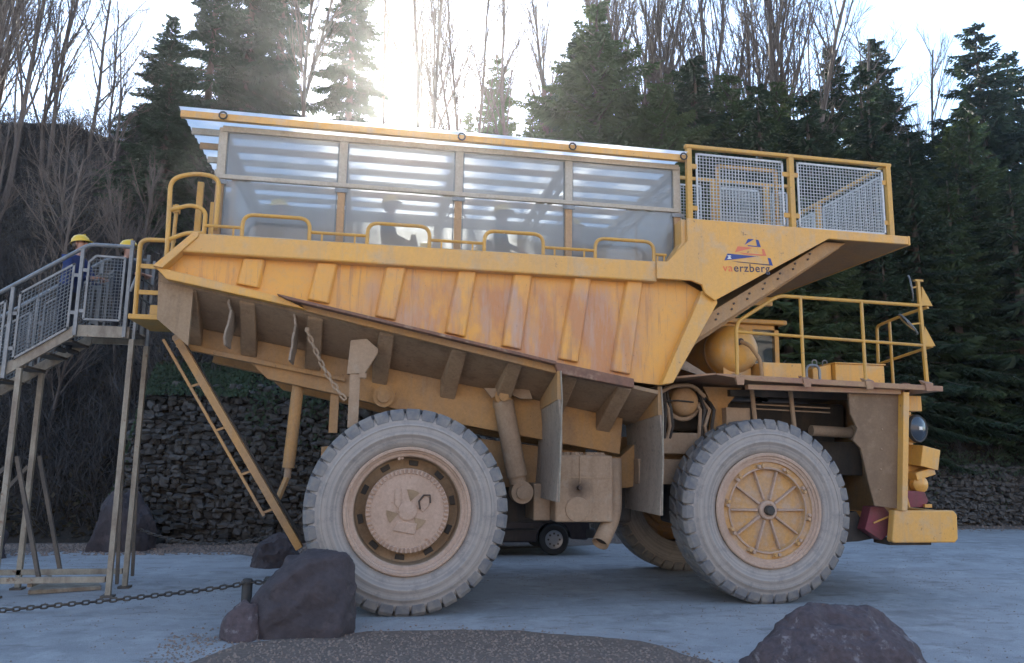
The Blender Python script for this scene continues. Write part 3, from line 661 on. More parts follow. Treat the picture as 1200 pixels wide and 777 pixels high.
P(MB().tube(arc([(-3.69, .8, 3.79), (-3.71, .8, 4.85), (-3.26, .8, 4.86)], .12, 6), .032, 10), 'entrance_rail', 'rail_paint', smooth=True)
for z in (4.12, 4.48): P(MB().box((-3.69, .785, z-.03), (-3.32, .815, z+.03)), 'entrance_rail', 'rail_paint')

# seats inside (rows)
for x in (-2.0, -.9, .15, 1.25, 2.35):
    for y in (.95, 3.2):
        st = P(MB().box((x-.05, y-.35, 4.60), (x+.40, y+.35, 4.70)), 'seat', 'seat_cloth', bevel=.03)
        P(MB().hexa([(x-.12, y-.34, 4.70), (x-.04, y-.34, 4.70), (x-.04, y+.34, 4.70), (x-.12, y+.34, 4.70)], [(x-.22, y-.34, 5.12), (x-.15, y-.34, 5.12), (x-.15, y+.34, 5.12), (x-.22, y+.34, 5.12)]), 'seat_back', 'seat_cloth', st, bevel=.02)
        P(MB().box((x+.0, y-.3, 4.2), (x+.3, y+.3, 4.6)), 'seat_base', 'dark_steel', st)
P(MB().box((-3.2, .34, 4.155), (3.75, 4.06, 4.195)), 'passenger_floor', 'dark_steel')

# --- chassis and running gear
for y0, y1 in ((1.42, 1.72), (mir(1.72), mir(1.42))):
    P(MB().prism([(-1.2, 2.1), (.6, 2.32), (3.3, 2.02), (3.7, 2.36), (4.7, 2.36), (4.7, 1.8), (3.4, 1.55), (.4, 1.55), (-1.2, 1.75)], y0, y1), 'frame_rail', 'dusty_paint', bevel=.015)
for y0, y1 in ((1.42, 1.72), (mir(1.72), mir(1.42))): P(MB().box((4.705, y0, 1.78), (7.44, y1, 2.32)), 'frame_rail', 'dark_steel', bevel=.015)
P(MB().box((3.55, 1.05, 2.08), (4.75, 1.40, 2.40)), 'cross_member', 'dust', bevel=.015)
P(MB().box((3.5, 1.15, 1.62), (4.35, 1.38, 2.0)), 'cross_member', 'dust', bevel=.015)
P(MB().lathe([(0, -.02), (.28, 0), (.34, .3), (.42, 1.2), (.42, 1.6), (.34, 2.5), (.28, 2.82), (0, 2.84)], (0, .8, 1.31), 20), 'rear_axle', 'dusty_paint', smooth=True)
P(MB().lathe([(0, 0), (.16, 0), (.16, 2.9), (0, 2.9)], (5.17, .75, 1.31), 16), 'front_axle', 'dark_steel', smooth=True)
P(MB().box((4.4, 1.75, .95), (7.2, 2.65, 2.7)), 'engine', 'dark_steel', bevel=.05)
P(MB().box((4.1, 1.6, 2.45), (7.3, 3.3, 2.95)), 'engine_top', 'dark_steel', bevel=.05)
P(MB().box((.2, 1.75, 1.0), (3.6, 2.65, 1.9)), 'transmission', 'dark_steel', bevel=.05)
# tie rod / pipes in front of the engine
P(MB().tube([(6.35, 1.1, 2.48), (7.05, 1.1, 2.46)], .085, 12), 'intake_pipe', 'dust', smooth=True)
P(MB().tube([(7.05, 1.1, 2.46), (7.16, 1.1, 2.45)], .12, 12), 'pipe_flange', 'dust', smooth=True)
for k, (x, z0, z1) in enumerate(((5.3, 2.55, 3.15), (5.95, 2.5, 3.15))): P(MB().tube([(x, .9, z0), (x-.05, .9, z1)], .035, 8), 'stay', 'dust', smooth=True)
P(MB().tube([(5.3, .95, 2.86), (6.6, .95, 2.83)], .012, 6), 'cable', 'dust'); P(MB().tube([(5.3, .95, 2.79), (6.6, .95, 2.76)], .012, 6), 'cable', 'dust')
P(MB().box((4.85, .95, 2.45), (5.25, 1.3, 2.80)), 'battery_box', 'dust', bevel=.012)
P(MB().prism([(4.55, 3.12), (5.2, 3.12), (4.95, 2.85), (4.85, 2.3), (4.6, 2.3), (4.7, 2.8)], 1.1, 1.15), 'deck_bracket', 'dusty_paint')
res = P(MB().lathe([(0, -.02), (.12, -.015), (.20, .02), (.225, .08), (.225, 1.1), (0, 1.1)], (4.2, .95, 2.88), 28), 'air_reservoir', 'dusty_paint', smooth=True, angle=50)
P(MB().tube([(4.2+.27*math.cos(t*.25), 1.1, 2.88+.27*math.sin(t*.25)) for t in range(13, 26)], .035, 8), 'reservoir_strap', 'dust', res, smooth=True)
r3 = random.Random(4)
for k in range(7):
    x = 3.86+k*.04 if k < 3 else 4.42+(k-3)*.075
    P(MB().tube([(x-.1*(k % 2), 1.0+.05*k, 3.05), (x+.02, .98, 2.75), (x+.06*math.sin(k), 1.0, 2.5), (x+.03, 1.08, 2.3)], .028, 8), 'hose', 'dust' if k % 2 else 'dark_steel', smooth=True)
P(MB().tube(arc([(3.7, .9, 2.95), (3.95, .88, 3.1), (4.3, .9, 3.12), (4.5, .95, 2.95)], .2, 5), .03, 8), 'hose', 'dust', smooth=True)
P(MB().tube([(3.75, .93, 2.86), (4.05, .91, 2.88), (4.3, .91, 2.86)], .014, 6), 'cable', 'dark_steel')
# suspension cylinder
cyl = P(MB().tube([(1.38, 1.0, 2.80), (1.60, 1.0, 1.72)], .15, 20), 'suspension_cylinder', 'dust', smooth=True)
P(MB().tube([(1.595, 1.0, 1.75), (1.62, 1.0, 1.62)], .125, 20), 'cylinder_gland', 'dust', cyl, smooth=True)
P(MB().lathe([(0, -.16), (.09, -.16), (.09, -.12), (.16, -.12), (.16, .12), (0, .12)], (1.66, 1.0, 1.50), 24), 'cylinder_eye', 'dust', cyl, smooth=True)
P(MB().lathe([(0, -.18), (.07, -.18), (.07, -.12), (.12, -.12), (.12, .12), (0, .12)], (1.36, 1.0, 2.86), 20), 'cylinder_eye', 'dusty_paint', cyl, smooth=True)
P(MB().prism([(1.08, 2.98), (1.2, 2.84), (1.38, 2.94), (1.62, 2.84), (1.8, 2.84), (1.75, 2.98)], .92, .99), 'cylinder_mount', 'dust', cyl)
P(MB().lathe([(0, -.1), (.09, -.1), (.09, -.06), (.15, -.06), (.15, .12), (0, .12)], (-.35, 1.05, 2.82), 24), 'pivot_pin', 'dusty_paint', smooth=True)
# fuel tank
def tank_mat():
    m = worn('tank_dust', (0.42, 0.29, 0.185), (0.32, 0.215, 0.13), 0.9, 0.4, 0.7, 2.5, third=(0.42, 0.33, 0.235), tlo=0.55, thi=0.75, tscale=6, streaks=(.27, .18, .11))
    nt = m.node_tree; b = nt.nodes['Principled BSDF']; src = b.inputs['Base Color'].links[0].from_socket; p = pos(nt)
    v = nt.nodes.new('ShaderNodeVectorMath'); v.operation = 'DISTANCE'; v.inputs[1].default_value = (2.45, .70, 1.57); nt.links.new(p, v.inputs[0])
    ad = nt.nodes.new('ShaderNodeMath'); ad.operation = 'MULTIPLY_ADD'; ad.inputs[1].default_value = .10; nt.links.new(noise_n(nt, p, 9, 5, .6), ad.inputs[0]); nt.links.new(v.outputs['Value'], ad.inputs[2])
    nt.links.new(mixc(nt, ramp(nt, ad.outputs[0], [(.09, (.9,)*3), (.27, (0, 0, 0))]), src, (.07, .045, .03)), b.inputs['Base Color'])
tank_mat()
tank = P(MB().box((2.1, .70, 1.10), (2.95, 1.4, 2.04)), 'fuel_tank', 'tank_dust', bevel=.03)
P(MB().box((2.104, .692, 1.72), (2.946, .70, 1.735)), 'tank_seam', 'dust', tank)
P(MB().lathe([(0, -.008), (.17, -.008), (.175, 0), (.17, .02)], (2.42, .695, 1.28), 32), 'tank_cover', 'dust', tank, smooth=True)
P(MB().lathe([(0, -.05), (.03, -.05), (.035, 0), (.03, .02)], (2.45, .69, 1.58), 12), 'drain_plug', 'bolt_dark', tank)
P(MB().box((2.45, .685, 1.64), (2.462, .70, 2.03)), 'tank_seam', 'dust', tank)
rr = random.Random(9)
for k in range(7): P(MB().lathe([(0, .05), (.06, .045), (.09, 0)], (2.2+k*.11, .95+rr.uniform(-.1, .1), 2.035), 8, axis='z'), 'dirt_clod', 'dust', tank)
P(MB().box((1.85, 1.0, 1.10), (2.098, 1.6, 1.62)), 'tank_step', 'dust', bevel=.015)
ex = P(MB().tube(arc([(3.05, 1.0, 2.0), (3.05, .98, 1.18), (2.76, .72, .80)], .22, 6), .11, 18, cap=False), 'exhaust_pipe', 'dust', smooth=True)
P(MB().tube([(3.05, .98, 1.3), (3.0, .94, 1.12), (2.80, .755, .855)], .096, 16), 'exhaust_soot', 'dark_steel', ex, smooth=True)  # dark plug filling the inside of the pipe
ex.modifiers.new('solid', 'SOLIDIFY').thickness = -.012
# mud flaps
def flap(x, y0, y1, z0, z1, zt, name='mud_flap'):
    mb = MB(); n = 8
    for i in range(n):
        t0, t1 = i/n, (i+1)/n; za, zb = z1+(z0-z1)*t0, z1+(z0-z1)*t1
        xa, xb = x+.03*math.sin(t0*4), x+.03*math.sin(t1*4)
        mb.hexa([(xa, y0, za), (xa+.03, y0, za), (xa+.03, y1, za), (xa, y1, za)], [(xb, y0, zb), (xb+.03, y0, zb), (xb+.03, y1, zb), (xb, y1, zb)])
    f = P(mb, name, 'grey_dust')
    P(MB().hexa([(x-.01, y0+.02, zt), (x+.05, y0+.02, zt), (x+.05, y1, z1-.02), (x-.01, y1, z1-.02)], [(x-.01, y0+.02, z1+.0), (x+.05, y0+.02, z1), (x+.05, y1, z1-.1), (x-.01, y1, z1-.1)]), 'flap_bracket', 'dusty_paint', f)
    P(MB().tube([(x+.03, y0-.005, zt), (x+.05, y0-.01, z1), (x+.015, y0-.005, z0)], .012, 6), 'flap_edge', 'cream_steel', f)
flap(1.97, .03, 1.42, 1.42, 2.78, 3.17); flap(3.50, .26, 1.75, 1.23, 2.62, 3.02)
# bracket strut with chain on the body side
br = P(MB().prism([(-.83, 3.52), (-.62, 3.55), (-.46, 3.42), (-.46, 3.36), (-.62, 3.08), (-.86, 3.06)], .36, .50), 'prop_bracket', 'dust', bevel=.01)
P(MB().box((-.82, .38, 2.35), (-.68, .46, 3.07)), 'prop_bar', 'dust', br, bevel=.008)
P(MB().box((-.70, .36, 3.02), (-.60, .48, 3.08)), 'prop_bar', 'dust', br)
def link_mesh(L=.12, wd=.075, r=.014, mat='dust'):
    pts = []
    for k in range(12):
        t = 2*math.pi*k/12; pts.append(((wd/2-r)*math.cos(t), 0, (L/2-wd/2)*(1 if math.sin(t) > 0 else -1)*(abs(math.sin(t)) > .01)+(wd/2-r)*math.sin(t)))
    mb = MB(); n = 6; o = 0; m = len(pts)
    for i, p in enumerate(pts):
        p = Vector(p); d = (Vector(pts[(i+1) % m])-Vector(pts[i-1])).normalized(); a = Vector((0, 1, 0)); b = d.cross(a)
        for k in range(n):
            t = 2*math.pi*k/n; mb.v.append(tuple(p+(a*math.cos(t)+b*math.sin(t))*r))
    for i in range(m):
        j = (i+1) % m
        for k in range(n):
            k2 = (k+1) % n; mb.f.append((i*n+k, i*n+k2, j*n+k2, j*n+k))
    me = bpy.data.meshes.new('link'); me.from_pydata(mb.v, [], mb.f); me.materials.append(MATS[mat])
    me.polygons.foreach_set('use_smooth', [True]*len(me.polygons)); return me
def chain(fn, name, parent, me, pitch, curve, origin=Vector((0, 0, 0)), ln='link'):
    # curve: list of points; put links at equal steps with alternate quarter turns
    pts = [Vector(p) for p in curve]; L = [0]
    for a, b in zip(pts[:-1], pts[1:]): L.append(L[-1]+(b-a).length)
    n = int(L[-1]/pitch); 
    for i in range(n):
        s = (i+.5)*pitch; k = max(j for j in range(len(L)) if L[j] <= s); k = min(k, len(pts)-2)
        t = (s-L[k])/(L[k+1]-L[k]); p = pts[k].lerp(pts[k+1], t); d = (pts[k+1]-pts[k]).normalized()
        o = bpy.data.objects.new(ln, me); col.objects.link(o); o.parent = parent
        q = d.to_track_quat('Z', 'Y').to_matrix().to_4x4() @ Matrix.Rotation(R(90)*(i % 2)+.3, 4, 'Z')
        o.matrix_local = Matrix.Translation(p-origin) @ q
cpts = [(-1.40+.56*t, .33, 3.62-.92*t-.16*4*t*(1-t)*.6) for t in [i/10 for i in range(11)]]
chp = P(MB().tube([(-1.40, .33, 3.66), (-1.40, .33, 3.60)], .03, 8), 'prop_chain', 'dust')
chain(P, 'prop_chain', chp, link_mesh(), .088, cpts)
# rear ladder boom with its cylinder
lad = P(MB().bar((-3.14, .9, 3.50), (-1.38, .9, .74), .10, .13, up=(0, 1, 0)), 'ladder_boom', 'dusty_paint', bevel=.01)
P(MB().bar((-3.33, .9, 3.50), (-1.87, .9, 1.17), .035, .05, up=(0, 1, 0)), 'ladder_rail', 'dusty_paint', lad)
for t in (.27, .52, .77, .985):
    a = Vector((-3.33, .9, 3.50)).lerp(Vector((-1.87, .9, 1.17)), t); b = a+Vector((.20, 0, .08)); P(MB().bar(a, b, .03), 'ladder_rung', 'dusty_paint', lad)
P(MB().bar((-3.06, 1.0, 3.45), (-1.33, 1.0, .80), .03, .05, up=(0, 1, 0)), 'ladder_rail', 'dark_steel', lad)
P(MB().lathe([(0, -.06), (.05, -.06), (.05, .06), (0, .06)], (-3.16, .9, 3.52), 12), 'ladder_pin', 'dust', lad)
rc = P(MB().tube([(-1.56, 1.3, 3.02), (-1.63, 1.3, 1.80)], .085, 16), 'ladder_cylinder', 'dusty_paint', smooth=True)
P(MB().tube([(-1.63, 1.3, 1.82), (-1.64, 1.3, 1.64)], .05, 12), 'cylinder_rod', 'dust', rc, smooth=True); P(MB().bar((-1.64, 1.25, 1.66), (-1.76, 1.1, 1.28), .07, .05), 'cylinder_link', 'dusty_paint', rc)
P(MB().box((-1.10, 1.2, 2.3), (-.98, 1.35, 2.95)), 'body_prop', 'dusty_paint')
# --- service deck, cab and front end
sdk = P(MB().prism([(4.36, 3.235), (8.05, 3.165), (8.05, 3.085), (4.90, 3.145), (4.36, 3.215)], .22, 4.15), 'service_deck', 'deck_edge', bevel=.008)
P(MB().hexa([(3.78, .45, 3.16), (4.36, .25, 3.22), (4.36, 1.5, 3.22), (3.78, 1.5, 3.16)], [(3.78, .45, 3.19), (4.36, .25, 3.245), (4.36, 1.5, 3.245), (3.78, 1.5, 3.19)]), 'deck_wing', 'deck_edge', sdk)
P(MB().prism([(3.66, 3.62), (3.72, 3.62), (4.36, 3.26), (4.30, 3.22), (3.70, 3.40)], .55, .60), 'deck_gusset', 'grey_dust', sdk)
P(MB().box((4.9, .32, 3.03), (7.4, .42, 3.10)), 'deck_beam', 'deck_edge', sdk)
P(MB().box((4.95, 1.0, 2.98), (7.4, 1.1, 3.08)), 'deck_beam', 'dark_steel', sdk)
fp = P(MB().prism([(6.58, 3.07), (7.46, 3.06), (7.30, 1.32), (6.92, 1.36), (6.84, 1.7), (6.74, 2.20), (6.62, 2.32), (6.70, 2.50), (6.60, 2.72)], .42, .46), 'fender_plate', 'fender', bevel=.006)
P(MB().prism([(7.44, 3.16), (7.54, 3.16), (7.37, 1.30), (7.28, 1.30)], .30, .52), 'fender_flange', 'yellow_paint', fp, bevel=.008)
P(MB().box((7.43, .30, 3.06), (7.55, .34, 3.20)), 'fender_bolt_pad', 'rust_ledge', fp)
for z in (1.6, 1.9, 2.2, 2.5): 
    P(MB().lathe([(0, -.01), (.012, -.01), (.012, .01)], (7.02+(z-1.6)*.1, .415, z), 6), 'bolt', 'dust', fp)
bp = MB(); 
bp.prism([(7.13, .86), (7.16, .83), (8.18, .83), (8.24, .88), (8.25, 1.24), (8.20, 1.30), (7.20, 1.30)], .36, .50)
bumper = P(bp, 'bumper', 'yellow_paint', bevel=.02)
P(MB().box((8.10, .50, .85), (8.24, 3.95, 1.28)), 'bumper_bar', 'yellow_paint', bumper, bevel=.02)
P(MB().box((7.2, .52, .78), (7.9, .9, .86)), 'bumper_bracket', 'dark_steel', bumper)
P(MB().box((7.45, 1.0, 1.2), (7.85, 3.4, 3.06)), 'radiator', 'dusty_paint', bevel=.02)
P(MB().prism([(7.6, 1.32), (8.12, 1.32), (8.12, 1.55), (8.05, 1.55), (8.05, 1.75), (8.12, 1.78), (8.12, 1.95), (8.0, 2.2), (8.0, 2.78), (7.95, 3.07), (7.6, 3.07)], .9, 1.0), 'front_panel', 'yellow_paint', bevel=.01)
P(MB().box((7.5, .62, 2.80), (7.98, .92, 3.04)), 'lamp_bracket', 'yellow_paint', bevel=.01)
hl = MB().lathe([(0, -.06), (.10, -.05), (.175, -.02), (.19, .0), (.215, .0), (.22, .05), (.215, .12), (.1, .2), (0, .2)], (0, 0, 0), 36)
me_hl = P(hl, 'headlamp_housing', 'yellow_paint', smooth=True); me_hl.matrix_parent_inverse = TI; me_hl.location = (7.90, .66, 2.53); me_hl.rotation_euler = (0, 0, R(16))
P(MB().lathe([(0, -.075), (.10, -.066), (.186, -.028), (.186, -.01)], (0, 0, 0), 32), 'headlamp_lens', 'lens_glass', me_hl, smooth=True)
P(MB().lathe([(.186, -.03), (.205, -.035), (.218, -.01), (.218, .02)], (0, 0, 0), 32), 'headlamp_ring', 'dark_steel', me_hl, smooth=True)
P(MB().box((-.05, -.078, -.02), (.02, -.07, .03)), 'lamp_bulb', 'logo_white', me_hl)
bx1 = P(MB().box((-.19, -.14, -.16), (.19, .14, .16)), 'equipment_box', 'yellow_paint', bevel=.01); bx1.location = (8.08, .8, 2.09); bx1.rotation_euler = (R(4), R(10), R(12))
bx2 = P(MB().box((-.17, -.12, -.06), (.22, .12, .06)), 'equipment_box', 'yellow_paint', bevel=.01); bx2.location = (8.02, .85, 1.83); bx2.rotation_euler = (0, R(-14), R(8))
P(MB().lathe([(0, -.02), (.09, 0), (.13, .04), (.13, .14), (0, .14)], (7.98, .72, 1.67), 20), 'horn', 'yellow_paint', smooth=True)
P(MB().prism([(7.62, 1.32), (8.0, 1.32), (8.08, 1.42), (8.02, 1.56), (7.62, 1.58)], .74, .88), 'tow_bracket', 'maroon', bevel=.01)
P(MB().bar((7.66, .73, 1.56), (7.72, .73, 1.32), .04, .03), 'tow_strap', 'yellow_paint'); P(MB().box((7.98, .70, 1.32), (8.10, .76, 1.37)), 'tow_strap', 'yellow_paint')
stp = P(MB().prism([(6.86, 1.0), (7.12, .84), (7.27, .94), (7.33, 1.2), (7.2, 1.34), (6.98, 1.34)], .60, .80), 'boarding_step', 'maroon', bevel=.01)
P(MB().bar((7.0, .59, 1.10), (7.28, .59, 1.20), .03, .02), 'step_strip', 'yellow_paint', stp)
P(MB().prism([(6.40, .78), (6.9, .80), (7.15, .84), (6.9, 1.25), (6.6, 1.2)], .85, 1.5), 'steering_linkage', 'dark_steel')
P(MB().tube([(6.45, 1.0, 1.0), (6.7, 1.0, 1.35), (6.78, 1.0, 1.7)], .04, 8), 'steering_arm', 'dusty_paint', smooth=True)
P(MB().tube([(6.3, 1.0, 1.5), (6.62, 1.0, 1.2)], .04, 8), 'steering_arm', 'dusty_paint', smooth=True)
# expansion tank dome
tk = P(MB().lathe([(0, -.08), (.15, -.07), (.28, -.03), (.365, .06), (.40, .2), (.40, 1.1), (0, 1.1)], (4.97, .75, 3.68), 40), 'air_tank', 'yellow_paint', smooth=True, angle=60)
P(MB().lathe([(.402, .30), (.412, .31), (.412, .36), (.402, .37)], (4.97, .75, 3.68), 40), 'tank_band', 'dusty_paint', tk)
P(MB().tube(arc([(4.95, .62, 3.78), (5.06, .55, 3.72), (5.2, .5, 3.5), (5.22, .5, 3.24)], .1, 5), .032, 10), 'tank_hose', 'dusty_paint', tk, smooth=True)
P(MB().lathe([(0, -.1), (.05, -.1), (.05, .02)], (4.95, .70, 3.78), 12), 'tank_valve', 'bolt_dark', tk)
P(MB().box((4.75, .8, 3.22), (5.2, 1.7, 3.4)), 'tank_saddle', 'yellow_paint', tk)
cabn = MB().box((5.05, 2.4, 3.2), (5.95, 3.95, 4.38)); cabn.box((5.95, 2.4, 3.2), (6.60, 3.95, 3.62)); cabn.box((6.52, 2.4, 3.62), (6.60, 2.5, 4.38)); cabn.box((6.52, 3.85, 3.62), (6.60, 3.95, 4.38)); cabn.box((5.95, 2.4, 4.30), (6.60, 3.95, 4.38)); cabn.box((5.951, 2.4, 3.621), (6.10, 2.46, 4.299))
cab = P(cabn, 'cab', 'yellow_paint')
P(MB().box((4.98, 2.3, 4.385), (6.72, 4.05, 4.47)), 'cab_roof', 'yellow_paint', cab, bevel=.02)
P(MB().box((6.105, 2.415, 3.625), (6.515, 2.425, 4.295)), 'cab_window', 'cab_glass', cab)
P(MB().box((6.57, 2.505, 3.625), (6.58, 3.845, 4.295)), 'cab_window', 'cab_glass', cab)
P(MB().box((5.25, 2.35, 4.475), (5.6, 2.7, 4.6)), 'cab_vent', 'dusty_paint', cab)
P(MB().box((5.27, .55, 3.225), (5.93, .95, 3.47)), 'toolbox', 'yellow_paint', bevel=.012)
tb = P(MB().box((6.52, .62, 3.205), (7.36, 1.3, 3.50)), 'toolbox', 'yellow_paint', bevel=.012)
P(MB().box((6.50, .60, 3.50), (7.38, 1.32, 3.52)), 'toolbox_lid', 'yellow_paint', tb, bevel=.006)
P(MB().prism([(6.18, 3.21), (6.50, 3.21), (6.50, 3.50), (6.18, 3.42)], .70, 1.3), 'toolbox', 'yellow_paint', bevel=.01)
for x in (6.3, 6.48): P(MB().tube(arc([(x, .9, 3.44), (x, .9, 3.58), (x+.08, .9, 3.58), (x+.08, .9, 3.44)], .04, 3), .01, 6), 'lid_handle', 'galv')
P(MB().tube(arc([(5.98, .55, 3.2), (5.98, .55, 3.45), (6.2, .55, 3.45), (6.2, .55, 3.2)], .12, 6), .022, 8), 'handle_loop', 'galv', smooth=True)
P(MB().box((7.45, 1.4, 3.18), (7.8, 2.2, 3.36)), 'toolbox', 'yellow_paint', bevel=.01)
# service deck railing
ry = .30
P(MB().tube(arc([(4.72, ry, 3.21), (4.73, ry, 4.01), (5.42, ry, 4.45), (7.80, ry, 4.42)], .12, 5), .028, 10), 'deck_railing', 'rail_paint', smooth=True)
P(MB().tube([(4.75, ry, 3.87), (7.95, ry, 3.79)], .024, 8), 'deck_railing', 'rail_paint', smooth=True)
for x, zt in ((5.78, 4.44), (6.80, 4.43)):
    P(MB().tube([(x, ry, 3.17), (x, ry, zt)], .026, 8), 'railing_post', 'rail_paint', smooth=True)
P(MB().tube([(5.35, 1.5, 3.18), (5.35, 1.5, 4.1)], .024, 8), 'railing_post', 'rail_paint', smooth=True)
for x in (4.72, 5.78, 6.80, 7.80): P(MB().hexa([(x-.07, .20, 3.2), (x+.07, .20, 3.2), (x+.05, .20, 3.08), (x-.05, .20, 3.08)], [(x-.07, .34, 3.255), (x+.07, .34, 3.255), (x+.05, .218, 3.08), (x-.05, .218, 3.08)]), 'post_foot', 'deck_edge')
mp = P(MB().bar((7.84, ry, 3.17), (7.80, ry, 4.82), .05, .05), 'mirror_post', 'rail_paint', bevel=.006)
P(MB().box((7.74, ry-.03, 4.80), (7.88, ry+.03, 4.83)), 'post_cap', 'rail_paint', mp)
for z in (4.42, 3.79): P(MB().prism([(7.83, z), (8.02, z), (7.86, z+.30)], ry-.02, ry+.02), 'post_gusset', 'rail_paint', mp)
P(MB().tube(arc([(7.95, ry, 4.40), (7.82, .7, 4.34), (7.80, 1.34, 4.26), (7.80, 1.38, 3.2)], .08, 5), .026, 8), 'deck_railing', 'rail_paint', smooth=True)
P(MB().tube([(7.98, ry, 3.79), (7.8, 1.36, 3.62)], .024, 8), 'deck_railing', 'rail_paint', smooth=True)
P(MB().tube([(7.80, 1.02, 3.18), (7.80, 1.02, 4.28)], .024, 8), 'railing_post', 'rail_paint', smooth=True)
for (x, z, a, b) in ((7.70, 4.70, 0, R(-7)), (7.62, 4.12, 0, R(-37))):
    mr = P(MB().lathe([(0, -.02), (.14, -.018), (.205, -.004), (.21, .006), (.205, .014), (0, .016)], (0, 0, 0), 28, axis='x'), 'mirror', 'galv', smooth=True)
    mr.location = (x, ry+.05, z); mr.rotation_euler = (0, b, R(-33))
    P(MB().lathe([(0, -.024), (.13, -.022), (.19, -.008), (.19, -.004)], (0, 0, 0), 28, axis='x'), 'mirror_glass', 'mirror', mr, smooth=True)
    P(MB().bar((x+.01, ry+.05, z), (7.80, ry, z+.02), .025), 'mirror_arm', 'rail_paint')

# --- wheels
TR = 1.31
def tyre_profile(wd):
    h = wd
    return [(.80, .09), (.83, .045), (.90, .02), (.965, .006), (.97, -.001), (.985, -.001), (.99, .003), (1.06, .0), (1.08, .002), (1.083, -.004), (1.095, -.003), (1.098, .004), (1.12, .008), (1.135, .024), (1.15, .022), (1.20, .045), (1.235, .07), (1.25, .12), (1.255, h/2), (1.25, h-.12), (1.235, h-.07), (1.20, h-.045), (1.06, h), (.95, h-.01), (.80, h-.09)]
def lug_mesh(wd):
    # one lug: from the shoulder towards the centre line, slightly slanted
    mb = MB(); ha = .070
    def pt(r, y, a): return (r*math.sin(a), y, r*math.cos(a))
    st = [(1.165, .022, 0, .92), (1.262, .040, 0, 1.0), (1.31, .085, 0, .92), (1.31, wd*.28, .035, .86), (1.31, wd*.47, .075, .7)]
    top = []; bot = []
    for r, y, a, k in st:
        top.append((pt(r, y, a-ha*k), pt(r, y, a+ha*k)))
        rb = min(r, 1.24) if r > 1.2 else 1.13
        bot.append((pt(rb-.01, y+.03, a-ha*k*1.12), pt(rb-.01, y+.03, a+ha*k*1.12)))
    vs = [p for pr in top for p in pr]+[p for pr in bot for p in pr]; n = len(st); fs = []
    for i in range(n-1):
        a, b, c, d = 2*i, 2*i+1, 2*i+3, 2*i+2; o = 2*n
        fs += [(a, b, c, d), (o+a, o+d, o+c, o+b), (a, d, o+d, o+a), (b, o+b, o+c, c)]
    fs += [(0, 2*n, 2*n+1, 1), (2*n-2, 2*n-1, 4*n-1, 4*n-2)]
    mb.add(vs, fs); me = bpy.data.meshes.new('tread_lug'); me.from_pydata(mb.v, [], mb.f)
    bm = bmesh.new(); bm.from_mesh(me); bmesh.ops.recalc_face_normals(bm, faces=bm.faces); bmesh.ops.bevel(bm, geom=[e for e in bm.edges if e.calc_face_angle(0) > .6], offset=.007, segments=1, affect='EDGES'); bm.to_mesh(me); bm.free()
    me.materials.append(MATS['lug_rubber']); return me
LW = .66; LM = lug_mesh(LW); NL = 38
def tyre(c, flip, full, sides=(0, 1), seed=0):
    o = P(MB().lathe(tyre_profile(LW), (0, 0, 0), 96, closed=False), 'tyre', 'tyre_rubber', smooth=True, angle=60)
    o.location = c; 
    if flip: o.rotation_euler = (0, 0, R(180))
    j = MB()
    for s in sides:
        for k in range(NL):
            a = 2*math.pi*(k+.5*s)/NL+seed
            M = Matrix.Rotation(a, 4, 'Y')
            if s: M = Matrix.Translation((0, LW, 0)) @ M @ Matrix.Rotation(R(180), 4, 'Z')
            if full:
                q = bpy.data.objects.new('tread_lug', LM); col.objects.link(q); q.parent = o; q.matrix_local = M
            else: j.add([M @ v.co for v in LM.vertices], [tuple(p.vertices) for p in LM.polygons])
    if not full: q = j.build('tread_lugs', 'lug_rubber', o); q['kind'] = 'stuff'
    return o
zc = TR-.012
tyre((0, 0, zc), False, True, (0, 1), .02); tyre((0, .74, zc), False, False, (0, 1), .05)
tyre((5.17, .30, zc), False, True, (0, 1), .06)
tyre((0, mir(0), zc), True, False); tyre((0, mir(.74), zc), True, False); tyre((5.17, mir(.3), zc), True, False)
# rear rim and planetary hub
def rear_rim(c, flip):
    r_ = P(MB().lathe([(.80, .14), (.815, .03), (.80, .012), (.775, .014), (.765, .04), (.745, .05), (.74, .075), (.70, .085), (.685, .11)], (0, 0, 0), 72), 'rear_rim', 'rim_dust', smooth=True, angle=30)
    r_.location = c
    if flip: r_.rotation_euler = (0, 0, R(180))
    P(MB().lathe([(.685, .11), (.665, .30), (.60, .33), (.50, .33), (.50, .45)], (0, 0, 0), 72), 'rim_well', 'floor_dust', r_, smooth=True, angle=30)
    for k in range(10):
        a = 2*math.pi*k/10+.2; mb = MB()
        q = [(rr_*math.cos(a+t), .325, rr_*math.sin(a+t)) for t in (-.10, .10) for rr_ in (.575, .645)]
        mb.hexa([q[0], q[1], q[3], q[2]], [(x, y-.02, z) for x, y, z in (q[0], q[1], q[3], q[2])])
        P(mb, 'rim_slot', 'dark_steel', r_, bevel=.008)
    hub = P(MB().lathe([(.52, .30), (.535, .22), (.535, .13), (.525, .118), (.44, .112), (.20, .10), (0, .10)], (0, 0, 0), 72), 'hub_disc', 'rim_dust', r_, smooth=True, angle=30)
    return r_, hub
rim, hub = rear_rim((0, 0, zc), False)
def rp(mb, name, mat, **k): return P(mb, name, mat, rim, **k)
for k in range(56):
    a = 2*math.pi*k/56; ca, sa = math.cos(a), math.sin(a); t = (-sa*.007, ca*.007)
    if k == 0:
        tooth = rp(MB().hexa([(.470, .118, -.015), (.533, .125, -.016), (.533, .125, .016), (.470, .118, .015)], [(.474, .088, -.012), (.531, .095, -.013), (.531, .095, .013), (.474, .088, .012)]), 'hub_tooth', 'rim_dust', bevel=.004)
    else: dup(tooth, rim, rot=(0, a, 0))
